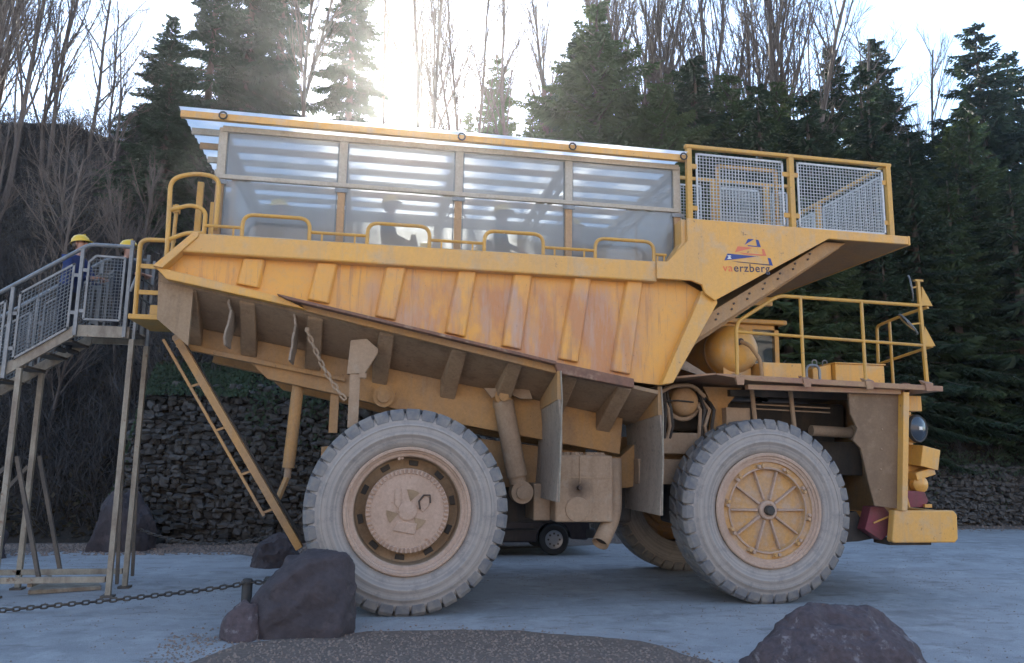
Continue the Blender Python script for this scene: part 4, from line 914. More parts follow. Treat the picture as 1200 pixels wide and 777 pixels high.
for a0 in (R(75), R(197), R(315)):
    q = [(.27*math.cos(a0+t), .27*math.sin(a0+t)) for t in (-.33, -.16, 0, .16, .33)]; q += [(.12*math.cos(a0), .12*math.sin(a0))]
    rp(MB().prism(q, .094, .12), 'hub_window', 'floor_dust'); 
rp(MB().lathe([(0, .075), (.10, .075), (.118, .08), (.12, .11)], (0, 0, 0), 36), 'hub_cap', 'rim_dust', smooth=True, angle=40)
rp(MB().prism([(-.18, -.25), (.10, -.30), (.13, -.16), (-.12, -.14)], .085, .115), 'hub_cover', 'rim_dust', bevel=.01)
rp(MB().prism([(-.17, .08), (-.12, .02), (-.09, .08), (-.09, .28), (-.17, .28)], .085, .115), 'hub_cover', 'rim_dust', bevel=.01)
rp(MB().prism([(.13, .03), (.20, -.02), (.27, .06), (.29, .16), (.22, .20), (.15, .12)], .085, .115), 'hub_cover', 'rim_dust', bevel=.01)
rp(MB().tube([(.16, .08, .02), (.14, .075, .12), (.2, .075, .2), (.28, .075, .2), (.29, .08, .1)], .012, 6), 'hub_wire', 'bolt_dark', smooth=True)
rp(MB().tube([(-.15, .24, .68), (-.13, .10, .66)], .02, 8), 'air_valve', 'rim_dust'); rp(MB().tube([(-.11, .24, .68), (-.09, .12, .67)], .02, 8), 'air_valve', 'rim_dust')
rear_rim((0, mir(0), zc), True)
# front rim: flat disc with ten ribs and a clamp ring
def front_rim(c, flip):
    r_ = P(MB().lathe([(.80, .14), (.815, .03), (.80, .012), (.775, .014), (.765, .035), (.735, .04), (.73, .055), (.69, .06), (.68, .085), (.62, .09), (.61, .075), (.585, .075), (.575, .13), (.56, .15), (.30, .13), (.15, .12), (0, .12)], (0, 0, 0), 72), 'front_rim', 'rim_yellow', smooth=True, angle=25)
    r_.location = c
    if flip: r_.rotation_euler = (0, 0, R(180))
    P(MB().lathe([(.815, .045), (.818, .028), (.80, .009), (.773, .011), (.763, .033), (.733, .038), (.727, .053), (.688, .058)], (0, 0, 0), 72), 'rim_flange', 'rim_dust', r_, smooth=True, angle=25)
    P(MB().lathe([(.61, .072), (.608, .066), (.587, .066), (.584, .072)], (0, 0, 0), 72), 'clamp_ring', 'rim_dust', r_, smooth=True, angle=25)
    rib0 = P(MB().hexa([(.15, .125, -.022), (.575, .145, -.016), (.575, .145, .016), (.15, .125, .022)], [(.15, .075, -.014), (.575, .085, -.009), (.575, .085, .009), (.15, .075, .014)]), 'wheel_rib', 'rim_dust', r_, bevel=.006)
    for k in range(1, 10): dup(rib0, r_, rot=(0, 2*math.pi*k/10, 0))
    rib0.rotation_euler = (0, 0, 0)
    cl = MB().hexa([(.595, .09, -.05), (.665, .09, -.06), (.665, .09, .06), (.595, .09, .05)], [(.60, .045, -.04), (.655, .055, -.05), (.655, .055, .05), (.60, .045, .04)])
    cl0 = P(cl, 'rim_clamp', 'rim_yellow', r_, bevel=.006); nut0 = P(MB().lathe([(0, .012), (.022, .012), (.026, .02), (.026, .06)], (.63, 0, -.022), 8), 'wheel_nut', 'rim_yellow', r_); nut1 = P(MB().lathe([(0, .012), (.022, .012), (.026, .02), (.026, .06)], (.63, 0, .035), 8), 'wheel_nut', 'rim_dust', r_)
    for k in range(1, 10):
        a = 2*math.pi*k/10+.16
        for o_ in (cl0, nut0, nut1): dup(o_, r_, rot=(0, a, 0))
    for o_ in (cl0, nut0, nut1): o_.rotation_euler = (0, .16, 0)
    P(MB().lathe([(.135, .12), (.135, .06), (.12, .045), (.09, .045), (.085, .06), (0, .06)], (0, 0, 0), 32), 'hub_collar', 'rim_dust', r_, smooth=True, angle=30)
    P(MB().lathe([(.07, .06), (.07, .0), (.055, -.02), (0, -.025)], (0, 0, 0), 20), 'hub_cap', 'dark_steel', r_, smooth=True, angle=40)
front_rim((5.17, .30, zc), False); front_rim((5.17, mir(.3), zc), True)

# ---------------------------------------------------------------- boarding stairs
S = empty('boarding_stairs', (-4.2, 2.1, 0)); tag(S, 'steel boarding stairs with mesh railings leading up to the rear of the truck', 'stairs')
SI = Matrix.Translation((4.2, -2.1, 0))
def Q(mb, name, mat, parent=None, **k):
    o = mb.build(name, mat, parent or S, **k)
    if parent is None: o.matrix_parent_inverse = SI
    return o
yn, yf = 1.77, 2.52
SL = .70                                               # slope of the flight
def sz(x): return 3.70+(x+4.78)*SL
for y in (yn, yf):
    Q(MB().prism([(-4.76, 3.78), (-4.76, 3.60), (-9.0, 3.60-4.24*SL), (-9.0, 3.78-4.24*SL)], y-.03, y+.03), 'stringer', 'cream_steel', bevel=.006)
    Q(MB().box((-4.755, y-.03, 3.61), (-4.02, y+.03, 3.78)), 'platform_beam', 'cream_steel', bevel=.006)
    for x in (-3.98, -5.42): 
        zt = 3.60 if x > -4.5 else sz(x)-.12
        lg_ = Q(MB().box((x-.035, y-.035, .03), (x+.035, y+.035, zt)), 'leg', 'cream_steel', bevel=.004)
        Q(MB().box((x-.08, y-.08, .0), (x+.08, y+.08, .03)), 'foot_plate', 'stair_dark', lg_)
    Q(MB().box((-8.5, y-.035, .20), (-4.03, y+.035, .28)), 'base_beam', 'cream_steel', bevel=.004)
    Q(MB().bar((-5.35, y+.06, 1.9), (-4.9, y+.06, .25), .05), 'brace', 'stair_dark'); Q(MB().bar((-3.98, y+.07, 2.0), (-4.02, y+.5, .1), .045), 'brace', 'stair_dark')
    Q(MB().bar((-5.48, y+.06, 1.75), (-6.6, y+.06, .28), .05), 'brace', 'stair_dark')
Q(MB().box((-4.75, yn+.03, 3.70), (-4.00, yf-.03, 3.735)), 'platform_grate', 'stair_dark')
for i in range(15):
    x = -4.92-.28*i; Q(MB().box((x-.13, yn+.031, sz(x)-.07), (x+.13, yf-.031, sz(x)-.035)), 'tread', 'stair_dark', bevel=.004)
for x in (-6.0, -5.0): Q(MB().box((x-.03, yn+.04, .14), (x+.03, yf-.04, .20)), 'base_tie', 'cream_steel')
# railings, near side then far side
for y in (yn-.05, yf+.05):
    hr = Q(MB().tube(arc([(-9.0, y, sz(-9.0)+1.18), (-4.66, y, 4.965), (-4.05, y, 4.965)], .08, 4), .03, 10), 'handrail', 'galv', smooth=True)
    ps = [(-4.74, 3.62, 4.90), (-4.08, 3.62, 5.06), (-5.60, sz(-5.6)-.15, sz(-5.6)+1.15), (-6.6, sz(-6.6)-.15, sz(-6.6)+1.15)]
    for x, z0, z1 in ps: Q(MB().box((x-.025, y-.025, z0), (x+.025, y+.025, z1)), 'rail_post', 'galv', bevel=.004)
    fn = lambda mb, n, m: Q(mb, n, m)
    # platform panel with a cut corner
    fr_ = MB(); oc = [(-4.64, 3.86), (-4.16, 3.86), (-4.16, 4.79), (-4.55, 4.80), (-4.64, 4.70)]
    for a, b in zip(oc, oc[1:]+oc[:1]): fr_.bar((a[0], y, a[1]), (b[0], y, b[1]), .03, .04, up=(0, 1, 0))
    f_ = Q(fr_, 'mesh_panel', 'galv'); wm = MB()
    for i in range(1, 10): x = -4.64+.048*i; wm.tube([(x, y, 3.86), (x, y, 4.78)], .005, 4, False)
    for i in range(1, 19): z = 3.86+.049*i; wm.tube([(-4.64, y, z), (-4.16, y, z)], .005, 4, False)
    Q(wm, 'wire_mesh', 'galv', f_)['kind'] = 'stuff'
    for x0, x1 in ((-5.50, -4.84), (-6.52, -5.68), (-7.6, -6.7)):
        wp = wire_panel([(x0, y, sz(x0)+.06), (x1, y, sz(x1)+.06), (x1, y, sz(x1)+1.0), (x0, y, sz(x0)+1.0)], fn, frame_mat='galv', wire_mat='galv', spacing=.055, fr=.03)
    for x, z in ((-4.69, 4.58), (-4.69, 3.98), (-4.79, 4.5), (-4.79, 3.95), (-5.55, 3.9), (-5.55, 3.4)): Q(MB().box((x-.05, y-.012, z-.025), (x+.05, y+.012, z+.025)), 'panel_clip', 'galv')
Q(MB().tube(arc([(-4.05, 1.72, 4.3), (-3.96, 1.72, 4.6), (-3.96, 1.72, 5.0)], .05, 3), .025, 8), 'gate_stop', 'galv')
for z in (4.55, 4.25): Q(MB().tube([(-3.97, 1.75, z), (-3.97, 2.5, z)], .018, 8), 'end_rail', 'galv')
for y in (1.80, 2.50): Q(MB().box((-3.99, y-.02, 3.6), (-3.95, y+.02, 4.95)), 'rail_post', 'galv')

pl = MB().hexa([(-5.1, 2.05, .004), (-4.25, 2.35, .004), (-4.5, 2.95, .004), (-5.25, 2.6, .004)], [(-5.1, 2.05, .06), (-4.25, 2.35, .06), (-4.5, 2.95, .06), (-5.25, 2.6, .06)]).build('plank_board', 'cream_steel', bevel=.006)
tag(pl, 'flat weathered board lying on the ground under the boarding stairs', 'board')

# ---------------------------------------------------------------- boulders
def boulder(name, label, c, size, seed, mat, rough=.22, group=None, sub=5, prof=None, cut=(.72, .95), npl=16):
    bm = bmesh.new(); bmesh.ops.create_icosphere(bm, subdivisions=sub, radius=1)
    r2 = random.Random(seed); off = Vector((r2.uniform(0, 50), r2.uniform(0, 50), r2.uniform(0, 50)))
    planes = []
    for k in range(npl):
        n = Vector((r2.gauss(0, 1), r2.gauss(0, 1), r2.gauss(0, .8))).normalized(); planes.append((n, r2.uniform(*cut)))
    for v in bm.verts:
        p = v.co.copy()
        for n, d in planes:
            e = p.dot(n)-d
            if e > 0: p -= n*e*.97
        q = p*1.5+off
        p *= 1+rough*noise.noise(q)+rough*.45*noise.noise(q*2.3)+rough*.22*(1-abs(noise.noise(q*4.7))*2)+rough*.14*noise.noise(q*11)+rough*.07*noise.noise(q*24)
        if prof: p = prof(p)
        v.co = Vector((p.x*size[0], p.y*size[1], max(-.12, p.z)*size[2]))
    me = bpy.data.meshes.new(name); bm.to_mesh(me); bm.free()
    o = mesh_obj(name, me, mat, smooth=True, angle=32); o.location = c; tag(o, label, 'boulder', group); return o
def hull_boulder(name, label, pts, mat, seed, rough=.03, cuts=5):
    bm = bmesh.new()
    for p in pts: bm.verts.new(p)
    r_ = bmesh.ops.convex_hull(bm, input=bm.verts[:]); junk = list({g for g in r_['geom_interior']+r_['geom_unused'] if isinstance(g, bmesh.types.BMVert)})
    if junk: bmesh.ops.delete(bm, geom=junk, context='VERTS')
    bmesh.ops.triangulate(bm, faces=bm.faces[:])
    bmesh.ops.bevel(bm, geom=bm.edges[:], offset=.018, segments=1, affect='EDGES', clamp_overlap=True)
    bmesh.ops.triangulate(bm, faces=bm.faces[:])
    for k in range(cuts):
        es = [e for e in bm.edges if e.calc_length() > .028]
        if not es: break
        bmesh.ops.subdivide_edges(bm, edges=es, cuts=1, use_grid_fill=True); bmesh.ops.triangulate(bm, faces=[f for f in bm.faces if len(f.verts) > 4])
        if len(bm.verts) > 22000: break
    bm.normal_update(); off = Vector((seed*3.1, seed*1.7, seed))
    for v in bm.verts:
        q = v.co*2.2+off
        d = noise.noise(q)*1.3+noise.noise(q*2.3)*.9+.7*(.5-2*abs(noise.noise(q*2.1+Vector((3, 1, 7)))))+.25*(.4-1.6*abs(noise.noise(q*5.3)))+.16*noise.noise(q*13)+.10*noise.noise(q*31)
        v.co += v.normal*d*rough
    me = bpy.data.meshes.new(name); bm.to_mesh(me); bm.free()
    o = mesh_obj(name, me, mat, smooth=True, angle=40); tag(o, label, 'boulder'); return o
hull_boulder('boulder', 'large dark purple-grey boulder in front of the rear wheel',
    [(-1.80, -.78, -.05), (-1.55, -1.0, -.05), (-.82, -.98, -.05), (-.60, -.72, -.05), (-.62, -.30, -.05), (-1.6, -.2, -.05), (-1.75, -.75, .34), (-1.5, -.92, .55), (-1.42, -.55, .82), (-1.15, -.85, .80), (-1.08, -.45, .92), (-.74, -.70, .84), (-.60, -.62, .66), (-.58, -.72, .40), (-.70, -.92, .30), (-.66, -.35, .78), (-1.5, -.3, .6)], 'boulder', 3)
boulder('boulder', 'small reddish-brown boulder leaning on the left side of the large dark boulder', (-1.78, -.86, .02), (.24, .22, .36), 5, 'boulder_red', .14, sub=4)
hull_boulder('boulder', 'jagged reddish boulder with pale flecks at the bottom right edge',
    [(3.02, -2.75, -.05), (3.3, -3.3, -.05), (4.9, -3.3, -.05), (5.12, -2.8, -.05), (4.8, -2.3, -.05), (3.4, -2.3, -.05), (3.35, -2.85, .27), (3.60, -2.65, .40), (3.90, -2.7, .62), (4.10, -2.55, .52), (4.66, -2.7, .53), (4.86, -2.7, .36), (5.0, -2.8, .16), (3.8, -3.1, .30), (4.6, -3.1, .28)], 'boulder_red', 12, .04)
boulder('boulder', 'tall dark boulder at the foot of the stone wall behind the stair legs', (-5.35, 7.1, .0), (.62, .5, 1.15), 8, 'boulder', .2)
boulder('boulder', 'dark boulder just left of the rear wheel at the end of the ladder', (-2.05, 4.7, .0), (.50, .42, .52), 14, 'boulder', .2)
boulder('boulder', 'dark boulder at the left edge of the picture behind the stairs', (-7.6, 5.9, .0), (.62, .5, .85), 17, 'boulder', .2)
# small foreground stones behind boulders
# ---------------------------------------------------------------- bollards and chains
for (x, y, h, r_, lb) in ((-1.95, .35, .44, .065, 'short dark steel post carrying the chain, left of the large boulder'), (-1.72, .62, .42, .06, 'short dark steel post behind the chain post at the large boulder')):
    b_ = MB().lathe([(0, h), (r_*.8, h), (r_, h-.02), (r_, 0)], (x, y, 0), 20, axis='z'); b_.lathe([(r_+.01, h-.06), (r_+.012, h-.03), (r_, h-.025)], (x, y, 0), 20, axis='z')
    tag(b_.build('chain_post', 'dark_steel', smooth=True, angle=40), lb, 'post')
def ground_chain(name, label, pts, pitch, link, lift=.0):
    root = empty(name, pts[0]); tag(root, label, 'chain')
    chain(None, name, root, link, pitch, pts, Vector(pts[0]))
lk = link_mesh(.115, .07, .012, 'dark_steel')
cp = []
for i in range(31):
    t = i/30; x = -1.95-4.6*t; y = .30+.8*t; z = max(.022, .40-1.5*t*(1-t)*.0-.44*min(1, t*1.25)**.8)
    cp.append((x, y, z))
ground_chain('barrier_chain', 'steel chain running left from the short post down to the ground', cp, .085, lk)
ground_chain('barrier_chain', 'short steel chain between the short post and the large boulder', [(-1.93, .33, .41), (-1.7, .25, .40), (-1.45, .15, .48), (-1.2, .0, .60)], .085, lk)
ground_chain('barrier_chain', 'sagging dark chain hanging in front of the stone wall', [(-5.0+2.85*t, 6.8-1.9*t, .45-.9*t*(1-t)*1.0+.06*t) for t in [i/14 for i in range(15)]], .085, lk)

# ---------------------------------------------------------------- parked car behind the truck
def parked_car():
    c = empty('parked_car', (2.05, 6.55, 0)); tag(c, 'dark estate car parked behind the truck, seen between its wheels', 'car')
    side_ = [(-2.05, .34), (-2.12, .62), (-2.08, .86), (-1.95, .98), (-1.72, 1.42), (-1.45, 1.48), (.25, 1.46), (.55, 1.38), (1.08, .98), (1.75, .88), (2.02, .74), (2.06, .42), (1.95, .30)]
    arch = lambda cx: [(cx+.36*math.cos(t), .32+.36*math.sin(t)) for t in [math.pi*k/8 for k in range(9)]]
    poly = side_+arch(1.25)[:1]+arch(1.25)[1:]+[(.88, .26)]+[(-.92, .26)]+arch(-1.28)
    mb = MB()
    prof_ = [(-.80, 1.0), (-.84, 1.0), (.84, 1.0), (.80, 1.0)]
    mb.prism(poly, -.82, .82)
    body = mb.build('car_body', 'car_paint', c, bevel=.03)
    for y in (-.823, .823):
        for q in ([(-1.66, 1.02), (-1.55, 1.36), (-.9, 1.40), (-.9, 1.02)], [(-.84, 1.02), (-.84, 1.40), (-.02, 1.39), (-.02, 1.02)], [(.04, 1.02), (.04, 1.385), (.30, 1.37), (.85, 1.02)]):
            MB().prism(q, y-.006, y+.006).build('car_window', 'lens_glass', body)
        MB().prism([(-.84, .50), (.9, .50), (.9, .54), (-.84, .54)], y-.012, y+.012).build('side_strip', 'black_rubber', body)
        for xx in (-.2, .75): MB().box((xx-.1, y-.02, .86), (xx+.06, y+.02, .885)).build('door_handle', 'black_rubber', body)
    MB().hexa([(.58, -.7, 1.40), (.58, .7, 1.40), (1.06, .74, 1.0), (1.06, -.74, 1.0)], [(.60, -.7, 1.41), (.60, .7, 1.41), (1.08, .74, 1.01), (1.08, -.74, 1.01)]).build('windscreen', 'lens_glass', body)
    for y in (-.68, .68):
        MB().box((2.0, y-.13, .66), (2.07, y+.13, .78)).build('headlight', 'chrome', c, bevel=.02); MB().box((-2.13, y-.1, .70), (-2.07, y+.1, .92)).build('tail_light', 'tail_red', c, bevel=.02)
    MB().box((1.92, -.84, .34), (2.14, .84, .54)).build('bumper', 'black_rubber', c, bevel=.04); MB().box((-2.2, -.84, .36), (-2.0, .84, .56)).build('bumper', 'black_rubber', c, bevel=.04)
    for x in (1.25, -1.28):
        for y, fl_ in ((-.84, 0), (.84, 1)):
            t = MB().lathe([(.19, .02), (.22, .0), (.29, .0), (.315, .03), (.315, .17), (.29, .2), (.19, .18)], (0, 0, 0), 32).build('car_tyre', 'black_rubber', c, smooth=True, angle=50); t.location = (x, y, .315); t.rotation_euler = (0, 0, math.pi*fl_)
            MB().lathe([(.195, .03), (.185, .012), (.15, .025), (.06, .02), (.05, .01), (0, .01)], (0, 0, 0), 32).build('car_rim', 'wheel_silver', t, smooth=True, angle=40)
            for k in range(8):
                a = 2*math.pi*k/8; MB().lathe([(0, .016), (.022, .016), (.022, .03)], (.12*math.cos(a), 0, .12*math.sin(a)), 8).build('rim_hole', 'dark_steel', t)
parked_car()

# ---------------------------------------------------------------- people
def person(label, loc, rz, joints, jacket, helmet='helmet_yellow', pants='trousers', tilt=(0, 0), hold=None, group=None):
    root = empty('person', loc, rz); tag(root, label, 'person', group)
    J = {k: Vector(v) for k, v in joints.items()}
    names = list(J); idx = {n: i for i, n in enumerate(names)}
    edges = [('pelvis', 'belly'), ('belly', 'chest'), ('chest', 'neck'), ('neck', 'chin'), ('chin', 'brow'), ('brow', 'crown'), ('chest', 'shl'), ('shl', 'elbl'), ('elbl', 'wrl'), ('wrl', 'hdl'), ('chest', 'shr'), ('shr', 'elbr'), ('elbr', 'wrr'), ('wrr', 'hdr'),
             ('pelvis', 'hpl'), ('hpl', 'knl'), ('knl', 'anl'), ('anl', 'tol'), ('pelvis', 'hpr'), ('hpr', 'knr'), ('knr', 'anr'), ('anr', 'tor')]
    rad = dict(pelvis=.15, belly=.145, chest=.165, neck=.058, chin=.072, brow=.092, crown=.075, shl=.08, shr=.08, elbl=.052, elbr=.052, wrl=.036, wrr=.036, hdl=.038, hdr=.038, hpl=.095, hpr=.095, knl=.065, knr=.065, anl=.045, anr=.045, tol=.04, tor=.04)
    V = [J[n] for n in names]; E_ = [(idx[a], idx[b]) for a, b in edges]; Rr = [rad[n] for n in names]; zone = []
    # fingers: four unequal and a thumb on each hand
    for s, h, wv in (('l', 'hdl', 'wrl'), ('r', 'hdr', 'wrr')):
        d = (J[h]-J[wv]).normalized(); sd_ = d.cross(Vector((0, 0, 1))); sd_ = sd_.normalized() if sd_.length > .1 else Vector((0, 1, 0)); dn = sd_.cross(d).normalized()*-1
        if dn.z > 0: dn = -dn
        for k, L in enumerate((.065, .078, .072, .055)):
            b0 = J[h]+d*.03+sd_*(k-1.5)*.02; m0 = b0+d*L*.55+dn*.008; e0 = m0+d*L*.35+dn*L*.4
            i0 = len(V); V += [b0, m0, e0]; Rr += [.010, .009, .008]; E_ += [(idx[h], i0), (i0, i0+1), (i0+1, i0+2)]
        b0 = J[h]-d*.015+sd_*.045*(1 if s == 'l' else -1); e0 = b0+d*.045+sd_*.012*(1 if s == 'l' else -1)+dn*.012
        i0 = len(V); V += [b0, e0]; Rr += [.011, .009]; E_ += [(idx[h], i0), (i0, i0+1)]
    me = bpy.data.meshes.new('body'); me.from_pydata([tuple(v) for v in V], E_, []); o = bpy.data.objects.new('body', me); col.objects.link(o)
    sk = o.modifiers.new('skin', 'SKIN'); sk.use_smooth_shade = True
    for i, sv in enumerate(me.skin_vertices[0].data):
        sv.radius = (Rr[i], Rr[i]); sv.use_root = (i == idx['pelvis'])
    sb_ = o.modifiers.new('sub', 'SUBSURF'); sb_.levels = 2; sb_.render_levels = 2
    dg = bpy.context.evaluated_depsgraph_get(); dg.update(); m2 = bpy.data.meshes.new_from_object(o.evaluated_get(dg)); bpy.data.objects.remove(o)
    m2.materials.clear()
    for mn in (jacket, pants, 'skin', 'black_rubber'): m2.materials.append(MATS[mn])
    segs = [(J[a], J[b], 0 if a in ('belly', 'chest', 'shl', 'shr', 'elbl', 'elbr') and b not in ('neck',) else 1) for a, b in edges]
    segs = []
    for a, b in edges:
        m_ = 0
        if a in ('neck', 'chin', 'brow') or a in ('wrl', 'wrr'): m_ = 2
        elif a in ('hpl', 'hpr', 'knl', 'knr') or b in ('hpl', 'hpr'): m_ = 1
        elif a in ('anl', 'anr'): m_ = 3
        segs.append((J[a], J[b], m_))
    for p in m2.polygons:
        c = p.center; best = None
        for a, b, m_ in segs:
            ab = b-a; t = max(0, min(1, (c-a).dot(ab)/ab.length_squared)); d = (c-a-ab*t).length
            if best is None or d < best[0]: best = (d, m_)
        p.material_index = best[1]; p.use_smooth = True
    bo = bpy.data.objects.new('body', m2); col.objects.link(bo); bo.parent = root
    # face and helmet in head space: looks towards +x of the head
    hc = (J['chin']+J['crown'])/2; upv = (J['crown']-J['chin']).normalized(); fwd = Vector((math.cos(tilt[1]), math.sin(tilt[1]), 0)); fwd = (fwd-upv*fwd.dot(upv)).normalized(); lt = upv.cross(fwd)
    HM = Matrix((fwd, lt, upv)).transposed().to_4x4(); HM.translation = hc
    def hp(mb, name, mat, **k):
        q = mb.build(name, mat, bo, **k); q.matrix_local = HM; return q
    hp(MB().hexa([(.085, -.012, .035), (.085, .012, .035), (.08, .017, -.02), (.08, -.017, -.02)], [(.100, -.006, .03), (.100, .006, .03), (.118, .012, -.015), (.118, -.012, -.015)]), 'nose', 'skin', bevel=.006)
    for s in (-1, 1):
        hp(MB().lathe([(0, -.008), (.012, -.004), (.013, .004)], (.088, s*.033, .035), 10, axis='x'), 'eye', 'hair')
        hp(MB().lathe([(0, -.012), (.02, -.01), (.03, 0), (.02, .012), (0, .012)], (-.01, s*.094, .01), 12), 'ear', 'skin', smooth=True)
    hp(MB().box((.080, -.025, -.052), (.092, .025, -.042)), 'mouth', 'lip', bevel=.003)
    hm_ = MB(); na = 12
    for k in range(na):
        t = R(85)+R(190)*k/(na-1)
        for r_, h_ in ((.098, -.055), (.106, -.01), (.108, .03), (.10, .07)): hm_.v.append((-.008+r_*math.cos(t), r_*math.sin(t), h_))
    for k in range(na-1):
        for j in range(3): hm_.f.append((k*4+j, k*4+4+j, k*4+5+j, k*4+1+j))
    hp(hm_, 'hair', 'hair', smooth=True).modifiers.new('solid', 'SOLIDIFY').thickness = .008
    hm = MB(); n = 28
    prf = [(.0, .165), (.05, .160), (.09, .142), (.118, .105), (.128, .06), (.128, .045)]
    hm.lathe(prf, (0, 0, 0), n, axis='z')
    rim_ = []
    for k in range(n):
        t = 2*math.pi*k/n; ex_ = .05*max(0, math.cos(t))**1.5+.012
        rim_.append(((.128+ex_)*math.cos(t), (.128+ex_*.6)*math.sin(t), .042-.012*max(0, math.cos(t))))
    o_ = len(hm.v); hm.v += rim_; 
    for k in range(n):
        k2 = (k+1) % n; hm.f.append((k*6+5, k2*6+5, o_+k2, o_+k))
    for k in range(5): hm.bar((-.10, (k-2)*.0, .15), (.09, 0, .155), .02, .02)
    hl_ = hp(hm, 'helmet', helmet, smooth=True, angle=50); hl_.modifiers.new('solid', 'SOLIDIFY').thickness = .005
    if hold: hold(root, bo)
    return root
def standing(lean=.0, armf=.35, bend=.3):
    d = dict(pelvis=(0, 0, .95), belly=(lean*.25, 0, 1.10), chest=(lean*.7, 0, 1.32), neck=(lean, 0, 1.50), chin=(lean+.03, 0, 1.57), brow=(lean+.02, 0, 1.67), crown=(lean+.0, 0, 1.745),
             shl=(lean*.8, .19, 1.40), shr=(lean*.8, -.19, 1.40), elbl=(lean+.10, .25, 1.14), elbr=(lean+.10, -.25, 1.14), wrl=(lean+.34, .12, 1.12), wrr=(lean+.34, -.12, 1.12), hdl=(lean+.42, .07, 1.13), hdr=(lean+.42, -.07, 1.13),
             hpl=(0, .10, .90), hpr=(0, -.10, .90), knl=(.03, .11, .50), knr=(.03, -.11, .50), anl=(0, .11, .085), anr=(0, -.11, .085), tol=(.17, .13, .04), tor=(.17, -.13, .04))
    return d
def seated():
    return dict(pelvis=(.08, 0, .15), belly=(.06, 0, .30), chest=(.02, 0, .52), neck=(.05, 0, .70), chin=(.08, 0, .775), brow=(.07, 0, .87), crown=(.05, 0, .945),
             shl=(.03, .19, .60), shr=(.03, -.19, .60), elbl=(.10, .24, .35), elbr=(.10, -.24, .35), wrl=(.32, .15, .27), wrr=(.32, -.15, .27), hdl=(.40, .13, .25), hdr=(.40, -.13, .25),
             hpl=(.14, .10, .12), hpr=(.14, -.10, .12), knl=(.52, .12, .11), knr=(.52, -.12, .11), anl=(.50, .12, -.30), anr=(.50, -.12, -.30), tol=(.66, .13, -.34), tor=(.66, -.13, -.34))
def sheet(root, bo):
    MB().hexa([(.40, -.12, 1.10), (.62, -.12, 1.20), (.62, .12, 1.20), (.40, .12, 1.10)], [(.40, -.12, 1.103), (.62, -.12, 1.203), (.62, .12, 1.203), (.40, .12, 1.103)]).build('leaflet', 'paper', bo)
jp = standing(.10)
person('person in a blue jacket and yellow helmet reading a leaflet on the stair landing', (-5.02, 2.12, sz(-5.20)-.035), R(-20), jp, 'jacket_blue', hold=sheet)
person('person in dark clothes and a yellow-white helmet at the truck end of the stair landing', (-4.30, 2.22, 3.735), R(-30), {k: (v[0]*.9, v[1]*.9, v[2]*.78) for k, v in standing(.02).items()}, 'jacket_dark')
seats_p = [(-2.0, .95, 'jacket_teal', 'passenger in a yellow helmet seated by the first window bay behind the rear entrance', -.12), (-.42, 1.45, 'jacket_dark', 'passenger in dark clothes and helmet sitting tallest in the second window bay', .22),
           (.15+.12, 3.2, 'jacket_blue', 'passenger in a yellow helmet on the far side of the second window bay', 0), (1.25, 1.0, 'jacket_teal', 'passenger in a yellow helmet seated in the third window bay', .06), (2.35, .95, 'jacket_dark', 'passenger in a yellow helmet seated low in the fourth window bay', -.10), (1.25, 3.2, 'jacket_dark', 'passenger in a yellow helmet on the far side of the third window bay', 0)]
for x, y, jk, lb, dz in seats_p:
    person(lb, (x, y, 4.70+dz), R(rng.uniform(-12, 12)), seated(), jk)
P(MB().box((-.55, 1.2, 4.2), (-.0, 1.7, 4.915)), 'guide_seat', 'seat_cloth', bevel=.03)
P(MB().box((5.6, 2.75, 3.45), (6.1, 3.25, 3.55)), 'driver_seat', 'seat_cloth', cab, bevel=.03)
person('driver in a yellow helmet inside the truck cab', (5.95, 2.8, 3.32), 0, {k: (v[0]*.85, v[1]*.85, v[2]*.75) for k, v in seated().items()}, 'jacket_dark')

